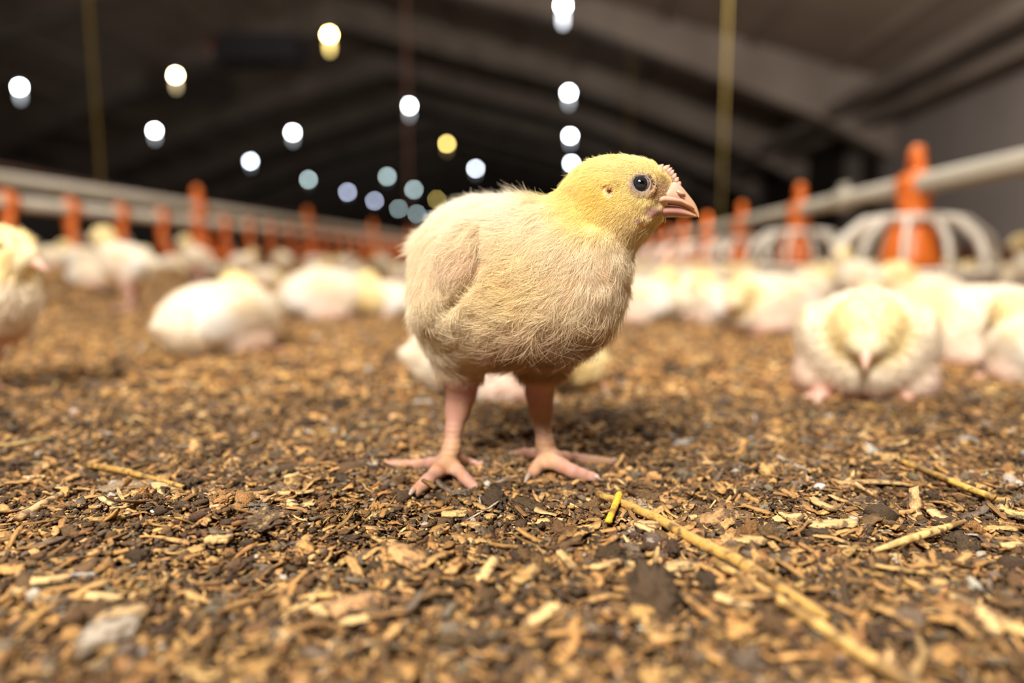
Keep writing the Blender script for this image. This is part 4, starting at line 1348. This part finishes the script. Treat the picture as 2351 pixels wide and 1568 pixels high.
keys = [SI, SI_L, SI_R, SL, TU, SP]
n_far = 0
for y in (630, 637, 644, 652, 661, 671, 682, 694, 707, 720):
    x = 1440 + rg.uniform(0, 20)
    w_at = (y - 595) / .095 * .085
    while x < 2345:
        keep = rg.random() < (.92 if y < 700 else .75)
        if keep and not (y > 664 and any(abs(x - q) < w_at * .55 for q in (1462, 1560, 1588, 1648, 1775, 1968, 2125))):
            place_chick(rg.choice(keys), x, y + rg.uniform(-3, 3), rg.uniform(0, 360), 'blurred distant chick resting in the crowd under the right feeder line', rg.uniform(.85, 1.05), FARG)
        x += w_at * rg.uniform(.95, 1.35)
for k in range(9):
    place_chick(rg.choice([SL, SI, SP]), 60 + k * 68 + rg.uniform(-10, 10), 662 + rg.uniform(-8, 14), rg.uniform(0, 360), 'dull resting chick in the row lying along the low litter bank on the left', rg.uniform(.85, 1), 'chicks lying along the litter bank on the left')
for k in range(16):
    y = rg.uniform(612, 630); x = rg.uniform(1330, 1900)
    place_chick(rg.choice(keys), x, y, rg.uniform(0, 360), 'blurred distant chick resting in the crowd under the right feeder line', rg.uniform(.85, 1.05), FARG)
FARL = 'tiny distant chicks on the left half of the barn floor'
for k in range(12):
    y = rg.uniform(622, 640); x = rg.uniform(560, 950)
    place_chick(rg.choice(keys), x, y, rg.uniform(0, 360), 'tiny dim chick far off between the litter bank and the standing chick', rg.uniform(.85, 1.0), FARL)

# ================================================================== feeder line on the right
FX = .775
PIPE_Z = .095 + .1645
def pipe(name, x, z, r, y0, y1, m, label, cat, joints=()):
    mb = MB(); mb.tube([(x, y0, z), (x, (y0 + y1) / 2, z), (x, y1, z)], r, 20)
    o = mb.obj(name, m, None, True)
    for y in joints:
        q = MB(); q.tube([(x, y - .045, z), (x, y - .03, z), (x, y + .03, z), (x, y + .045, z)], [r * 1.1, r * 1.32, r * 1.32, r * 1.1], 20)
        q.box((x, y, z + r * 1.5), (.012, .05, r * 1.1))
        q.obj('pipe_coupling', m, o, True)
    return tag(o, label, cat)
pipe('feed_pipe', FX, PIPE_Z, .0215, -1.5, 40, M_pipe, 'beige feed pipe running along the right side through the feeders', 'pipe', (2.02, 5.0))

def make_feeder():
    r = empty('pan_feeder')
    # hopper cone and the clamp that hangs it from the pipe (origin on the floor, pipe along y)
    mb = MB()
    mb.lathe([(.062, .075), (.060, .10), (.050, .145), (.034, .195), (.030, .222), (.036, .228), (.036, .235), (.028, .238)], 28)
    for k in range(8):
        a = 2 * math.pi * k / 8
        mb.tube([(.064 * math.cos(a), .064 * math.sin(a), .078), (.047 * math.cos(a), .047 * math.sin(a), .160), (.036 * math.cos(a), .036 * math.sin(a), .196)], .0035, 6)
    mb.obj('feed_cone', M_orange, r, True)
    mb = MB()
    mb.tube([(0, -.038, PIPE_Z), (0, -.034, PIPE_Z), (0, .034, PIPE_Z), (0, .038, PIPE_Z)], [.024, .031, .031, .024], 20)
    mb.box((0, 0, PIPE_Z + .036), (.014, .052, .030))
    mb.tube([(0, 0, PIPE_Z + .045), (0, 0, PIPE_Z + .072), (0, 0, PIPE_Z + .086)], [.017, .017, .010], 12)
    mb.obj('pipe_clamp', M_orange, r, True)
    # grill: spokes leaving a top ring, falling to the rim
    R = .160
    mb = MB()
    mb.tube([(.070 * math.cos(a), .070 * math.sin(a), .186) for a in np.linspace(0, 2 * math.pi, 33)[:-1]], .0075, 8, closed=True)
    mb.obj('grill_ring', M_grill, r, True)
    mb = MB()
    mb.tube([(R * math.cos(a), R * math.sin(a), .070) for a in np.linspace(0, 2 * math.pi, 49)[:-1]], .006, 8, closed=True)
    mb.obj('grill_rim', M_grill, r, True)
    mb = MB(); mb.tube([(.05, 0, .187), (.100, 0, .180), (.143, 0, .142), (.158, 0, .105), (.160, 0, .070)], [.0065, .0065, .0065, .006, .006], 8, flat=1.6)
    sp = mb.mesh('grill_spoke', M_grill, True)
    for k in range(12):
        o = link('grill_spoke', sp, None, r); o.rotation_euler = (0, 0, 2 * math.pi * k / 12)
    mb = MB()
    mb.lathe([(.10, .012), (.155, .022), (.172, .060), (.176, .072), (.170, .072), (.150, .028), (.06, .022), (.02, .04)], 40, cap=False)
    mb.obj('feed_pan', M_pan, r, True)
    return r
def copy_tree(o):
    c = o.copy(); C.objects.link(c)
    for ch in list(o.children):
        q = ch.copy(); C.objects.link(q); q.parent = c
        for g in list(ch.children):
            w = g.copy(); C.objects.link(w); w.parent = q
    return c
fd = make_feeder()
names = ['nearest', 'second nearest', 'third nearest', 'fourth nearest', 'fifth nearest', 'sixth nearest', 'seventh nearest', 'eighth nearest']
for k in range(16):
    o = fd if k == 0 else copy_tree(fd)
    o.location = (FX, 1.62 + .763 * k, float(ground_z(FX, 1.62 + .763 * k)) * 0 - .001)
    o.rotation_euler = (0, 0, 0)
    if k < 5: tag(o, ('orange pan feeder with a domed white grill hanging under the right pipe, ' + names[k] + ' one').replace('hanging ', ''), 'feeder', 'pan feeders along the right pipe')
    else: tag(o, 'tiny distant orange pan feeder far along the right pipe', 'feeder', 'pan feeders along the right pipe')

# ================================================================== drinker and feeder lines on the left
LX = -1.75
LZ2 = .095 + .249
LZ1 = .095 + .1738
pipe('feed_pipe', LX - .02, LZ2, .023, -1.5, 40, M_pipe, 'upper beige feed pipe running along the left side above the drinkers', 'pipe')
pipe('water_pipe', LX + .02, LZ1, .022, -1.5, 40, M_pvc, 'lower cream water pipe on the left carrying the orange drinkers', 'pipe')
def make_drinker():
    r = empty('drinker')
    mb = MB()
    mb.tube([(0, -.022, LZ1), (0, .022, LZ1)], .030, 18)
    mb.tube([(0, 0, LZ1 + .018), (0, 0, LZ1 + .036)], [.018, .014], 12)
    mb.obj('saddle', M_orange, r, True)
    mb = MB()
    mb.tube([(0, 0, LZ1 - .02), (0, 0, LZ1 - .07), (.004, 0, LZ1 - .115), (.016, 0, LZ1 - .148)], [.020, .018, .019, .015], 12)
    mb.obj('drop_arm', M_orange, r, True)
    mb = MB()
    mb.lathe([(.012, .106), (.028, .110), (.038, .124), (.040, .132), (.036, .132), (.026, .116), (.005, .113)], 24, (.036, 0, 0), cap=False)
    mb.obj('drip_cup', M_orange, r, True)
    mb = MB(); mb.lathe([(.004, .150), (.007, .156), (.007, .178), (.004, .18)], 10, (.03, 0, 0)); mb.tube([(0, 0, .176), (.03, 0, .172)], .004, 8)
    mb.obj('nipple', M_pan, r, True)
    return r
dr = make_drinker()
for k in range(44):
    o = dr if k == 0 else copy_tree(dr)
    y = 2.02 + .271 * k
    o.location = (LX + .02, y, 0)
    if k == 0: tag(o, 'orange cup drinker on the lower left pipe, cut by the left edge', 'drinker', 'drinkers on the lower left pipe')
    elif k < 9: tag(o, 'orange cup drinker on the lower left pipe, ' + ['second', 'third', 'fourth', 'fifth', 'sixth', 'seventh', 'eighth', 'ninth'][k - 1] + ' from the left edge', 'drinker', 'drinkers on the lower left pipe')
    else: tag(o, 'small distant orange drinker far along the lower left pipe', 'drinker', 'drinkers on the lower left pipe')
def make_hanger():
    r = empty('feeder_head')
    mb = MB()
    mb.tube([(0, -.034, LZ2), (0, -.030, LZ2), (0, .030, LZ2), (0, .034, LZ2)], [.026, .034, .034, .026], 18)
    mb.tube([(0, 0, LZ2 + .02), (0, 0, LZ2 + .075), (0, 0, LZ2 + .098)], [.024, .022, .012], 14)
    mb.obj('pipe_clamp', M_orange, r, True)
    mb = MB(); mb.lathe([(.062, .12), (.055, .17), (.036, .24), (.030, LZ2 - .03), (.024, LZ2 - .02)], 24)
    mb.obj('feed_cone', M_orange, r, True)
    mb = MB(); mb.lathe([(.09, .088), (.14, .096), (.150, .128), (.145, .128), (.12, .102), (.02, .105)], 32, cap=False)
    mb.obj('feed_pan', M_orange, r, True)
    return r
fh = make_hanger()
for k in range(10):
    o = fh if k == 0 else copy_tree(fh)
    y = [3.207, 4.619, 6.20][k] if k < 3 else 6.2 + 1.5 * (k - 2)
    o.location = (LX - .02, y, 0)
    tag(o, ['orange feeder head rising above the upper left pipe, nearest of its row', 'orange feeder head above the upper left pipe, second of its row', 'orange feeder head above the upper left pipe, third of its row',
            'small distant orange feeder head far along the upper left pipe'][min(k, 3)], 'feeder', 'feeder heads along the upper left pipe')

# ================================================================== ropes that carry the pipes
def roof_z(x):
    xe = XR + .4 if x > RIDGE_X else XL - .4
    return RIDGE_Z + (EAVE_Z - .1 - RIDGE_Z) * abs((x - RIDGE_X) / (xe - RIDGE_X))
def rope(px, py, x, z0, r, m, label, y=None, name='rope'):
    g = ray(px, py); t = x / g[0]; yy = g[1] * t if y is None else y
    mb = MB(); zt = roof_z(x) - .02
    mb.tube([(x, yy, z0), (x, yy, z0 + (zt - z0) * .5), (x, yy, zt)], r, 10)
    return tag(mb.obj(name, m, None, True), label, 'rope')
rope(232, 420, LX - .02, LZ2 + .02, .0055, M_rope, 'thick yellow rope holding up the left pipes, at the upper left')
rope(1655, 480, FX, PIPE_Z + .02, .004, M_rope, 'yellow rope holding up the right feed pipe, right of the beak')
rope(1440, 560, FX, PIPE_Z + .02, .004, M_rope, 'distant yellow rope on the right pipe, hidden mostly behind the head')
rope(940, 540, LX - .02, LZ2 + .02, .012, M_cord, 'dark reddish cable dropping from the roof near the middle of the far lamps')
# drooping line along the left, above the upper pipe
mb = MB()
pts = []
for k in range(9):
    for t in np.linspace(0, 1, 6)[:-1]:
        y = 2.0 + (k + t) * 3.0
        pts.append((LX - .25, y, .43 - .03 * math.sin(math.pi * t)))
mb.tube(pts, .006, 8); tag(mb.obj('cable', M_cord, None, True), 'thin dark cable sagging above the upper left pipe', 'cable')

# dark unit hanging under the ridge
q_ = ray(600, 118); q_ = CAM + q_ * (9.5 / q_[1]); hx = q_[0] / 9.0
r = empty('heater', tuple(q_))
mb = MB(); mb.box((0, 0, 0), (1.15, .5, .34)); mb.box((.45, -.26, -.02), (.2, .05, .22)); mb.obj('housing', M_heater, r)
mb = MB(); mb.tube([(-.62, -.1, .05), (-.50, -.1, .05)], .15, 18); mb.obj('burner', M_red, r, True)
for sx in (-1, 1):
    mb = MB(); zt = roof_z(hx * 9.0) - r.location[2] - .05; mb.tube([(sx * .45, 0, .15), (sx * .45, 0, zt)], .012, 8); mb.obj('hanger', M_heater, r)
tag(r, 'dark boxy unit with a reddish end hanging under the roof at the upper left', 'heater')

# ================================================================== lamps
def emis(name, col, st):
    m = bpy.data.materials.new(name); m.use_nodes = True
    b = m.node_tree.nodes['Principled BSDF']; b.inputs['Base Color'].default_value = (.5, .5, .5, 1)
    b.inputs['Emission Color'].default_value = (*col, 1); b.inputs['Emission Strength'].default_value = st
    return m
WHITE, COOL, TEAL, LILAC, WARM, YEL = (.86, .93, 1), (.80, .88, 1), (.62, .80, .80), (.70, .76, 1.0), (1, .80, .42), (1, .74, .20)
LAMP_Z = .095 + 2.6
_lm = {}
def lamp(px, py, col, stren, label, r=.034, shade=1.0):
    g_ = ray(px, py); g_ = g_ * (2.6 / g_[2]); x, y = g_[0], g_[1]
    key = (col, stren, shade)
    if key not in _lm: _lm[key] = (emis('lamp_glass', col, stren), emis('lamp_guard', col, stren * .02 * shade))
    mb_, mg = _lm[key]
    e = empty('hanging_lamp', (x, y, LAMP_Z))
    q = MB(); zt = roof_z(x) - LAMP_Z - .03
    q.tube([(0, 0, .09), (0, 0, zt)], .005, 6); q.obj('cable', M_cord, e)
    q = MB(); q.lathe([(.012, .10), (.024, .085), (.026, .045), (.024, .03)], 16); q.obj('socket', M_socket, e, True)
    v, f = ico(3); link('bulb', smooth(mesh_np('bulb', v * r * np.array([1, 1, 1.1]), f)), mb_, e)
    q = MB(); q.lathe([(.020, -.03), (.026, -.08), (.024, -.17), (.016, -.20), (.004, -.205)], 16); q.obj('guard', mg, e, True)
    return tag(e, label, 'lamp', 'lamps hanging in rows under the roof')
for a in (
    (45, 200, WHITE, 120, 'cool white hanging lamp nearest the left edge of the photo'),
    (355, 300, WHITE, 120, 'cool white hanging lamp below the warm yellow lamp at the upper left'),
    (575, 370, COOL, 75, 'cool white hanging lamp third from the left in the leftmost row'),
    (708, 412, TEAL, 42, 'pale teal hanging lamp, fourth from the left in the leftmost row'),
    (798, 441, LILAC, 55, 'pale lilac hanging lamp, fifth from the left in the leftmost row'),
    (860, 461, LILAC, 62, 'pale lilac hanging lamp, sixth from the left in the leftmost row'),
    (915, 479, TEAL, 50, 'dim grey-blue hanging lamp left of the last two in the leftmost row'),
    (957, 491, TEAL, 62, 'dim grey-blue hanging lamp just left of the one touching the chick'),
    (990, 503, LILAC, 40, 'dim violet-grey hanging lamp touching the back of the chick'),
    (403, 173, WARM, 120, 'warm yellow hanging lamp at the upper left'),
    (672, 304, WHITE, 120, 'cool white hanging lamp in the second row, left of the middle'),
    (889, 405, TEAL, 40, 'pale grey-teal hanging lamp above the last lamps of the leftmost row'),
    (950, 435, TEAL, 50, 'pale teal hanging lamp just right of and below the other grey-teal one'),
    (1003, 458, YEL, 30, 'dim olive-yellow hanging lamp just above the back of the chick'),
    (756, 80, YEL, 150, 'brightest yellow hanging lamp near the top of the photo'),
    (939, 243, WHITE, 120, 'cool white hanging lamp above the chick\'s back, second of its row'),
    (1026, 330, YEL, 42, 'small round yellow hanging lamp above the chick\'s back'),
    (1092, 387, COOL, 70, 'cool white hanging lamp just left of the chick\'s head'),
    (1293, 12, WHITE, 150, 'bright white hanging lamp cut off by the top edge'),
    (1306, 213, WHITE, 120, 'cool white hanging lamp high above the chick\'s head'),
    (1309, 312, COOL, 120, 'cool white hanging lamp a little above the chick\'s head'),
    (1312, 375, COOL, 120, 'cool white hanging lamp partly hidden by the back of the chick\'s head'),
):
    dep = 2.6 * F_PX / (595 - a[1])
    k = 1.0 if dep < 14 else (dep / 14) ** .55          # the far rows carry larger globes
    lamp(a[0], a[1], a[2], a[3] / k ** 2, a[4], r=.034 * k, shade=1.6 if a[1] < 100 else 1)
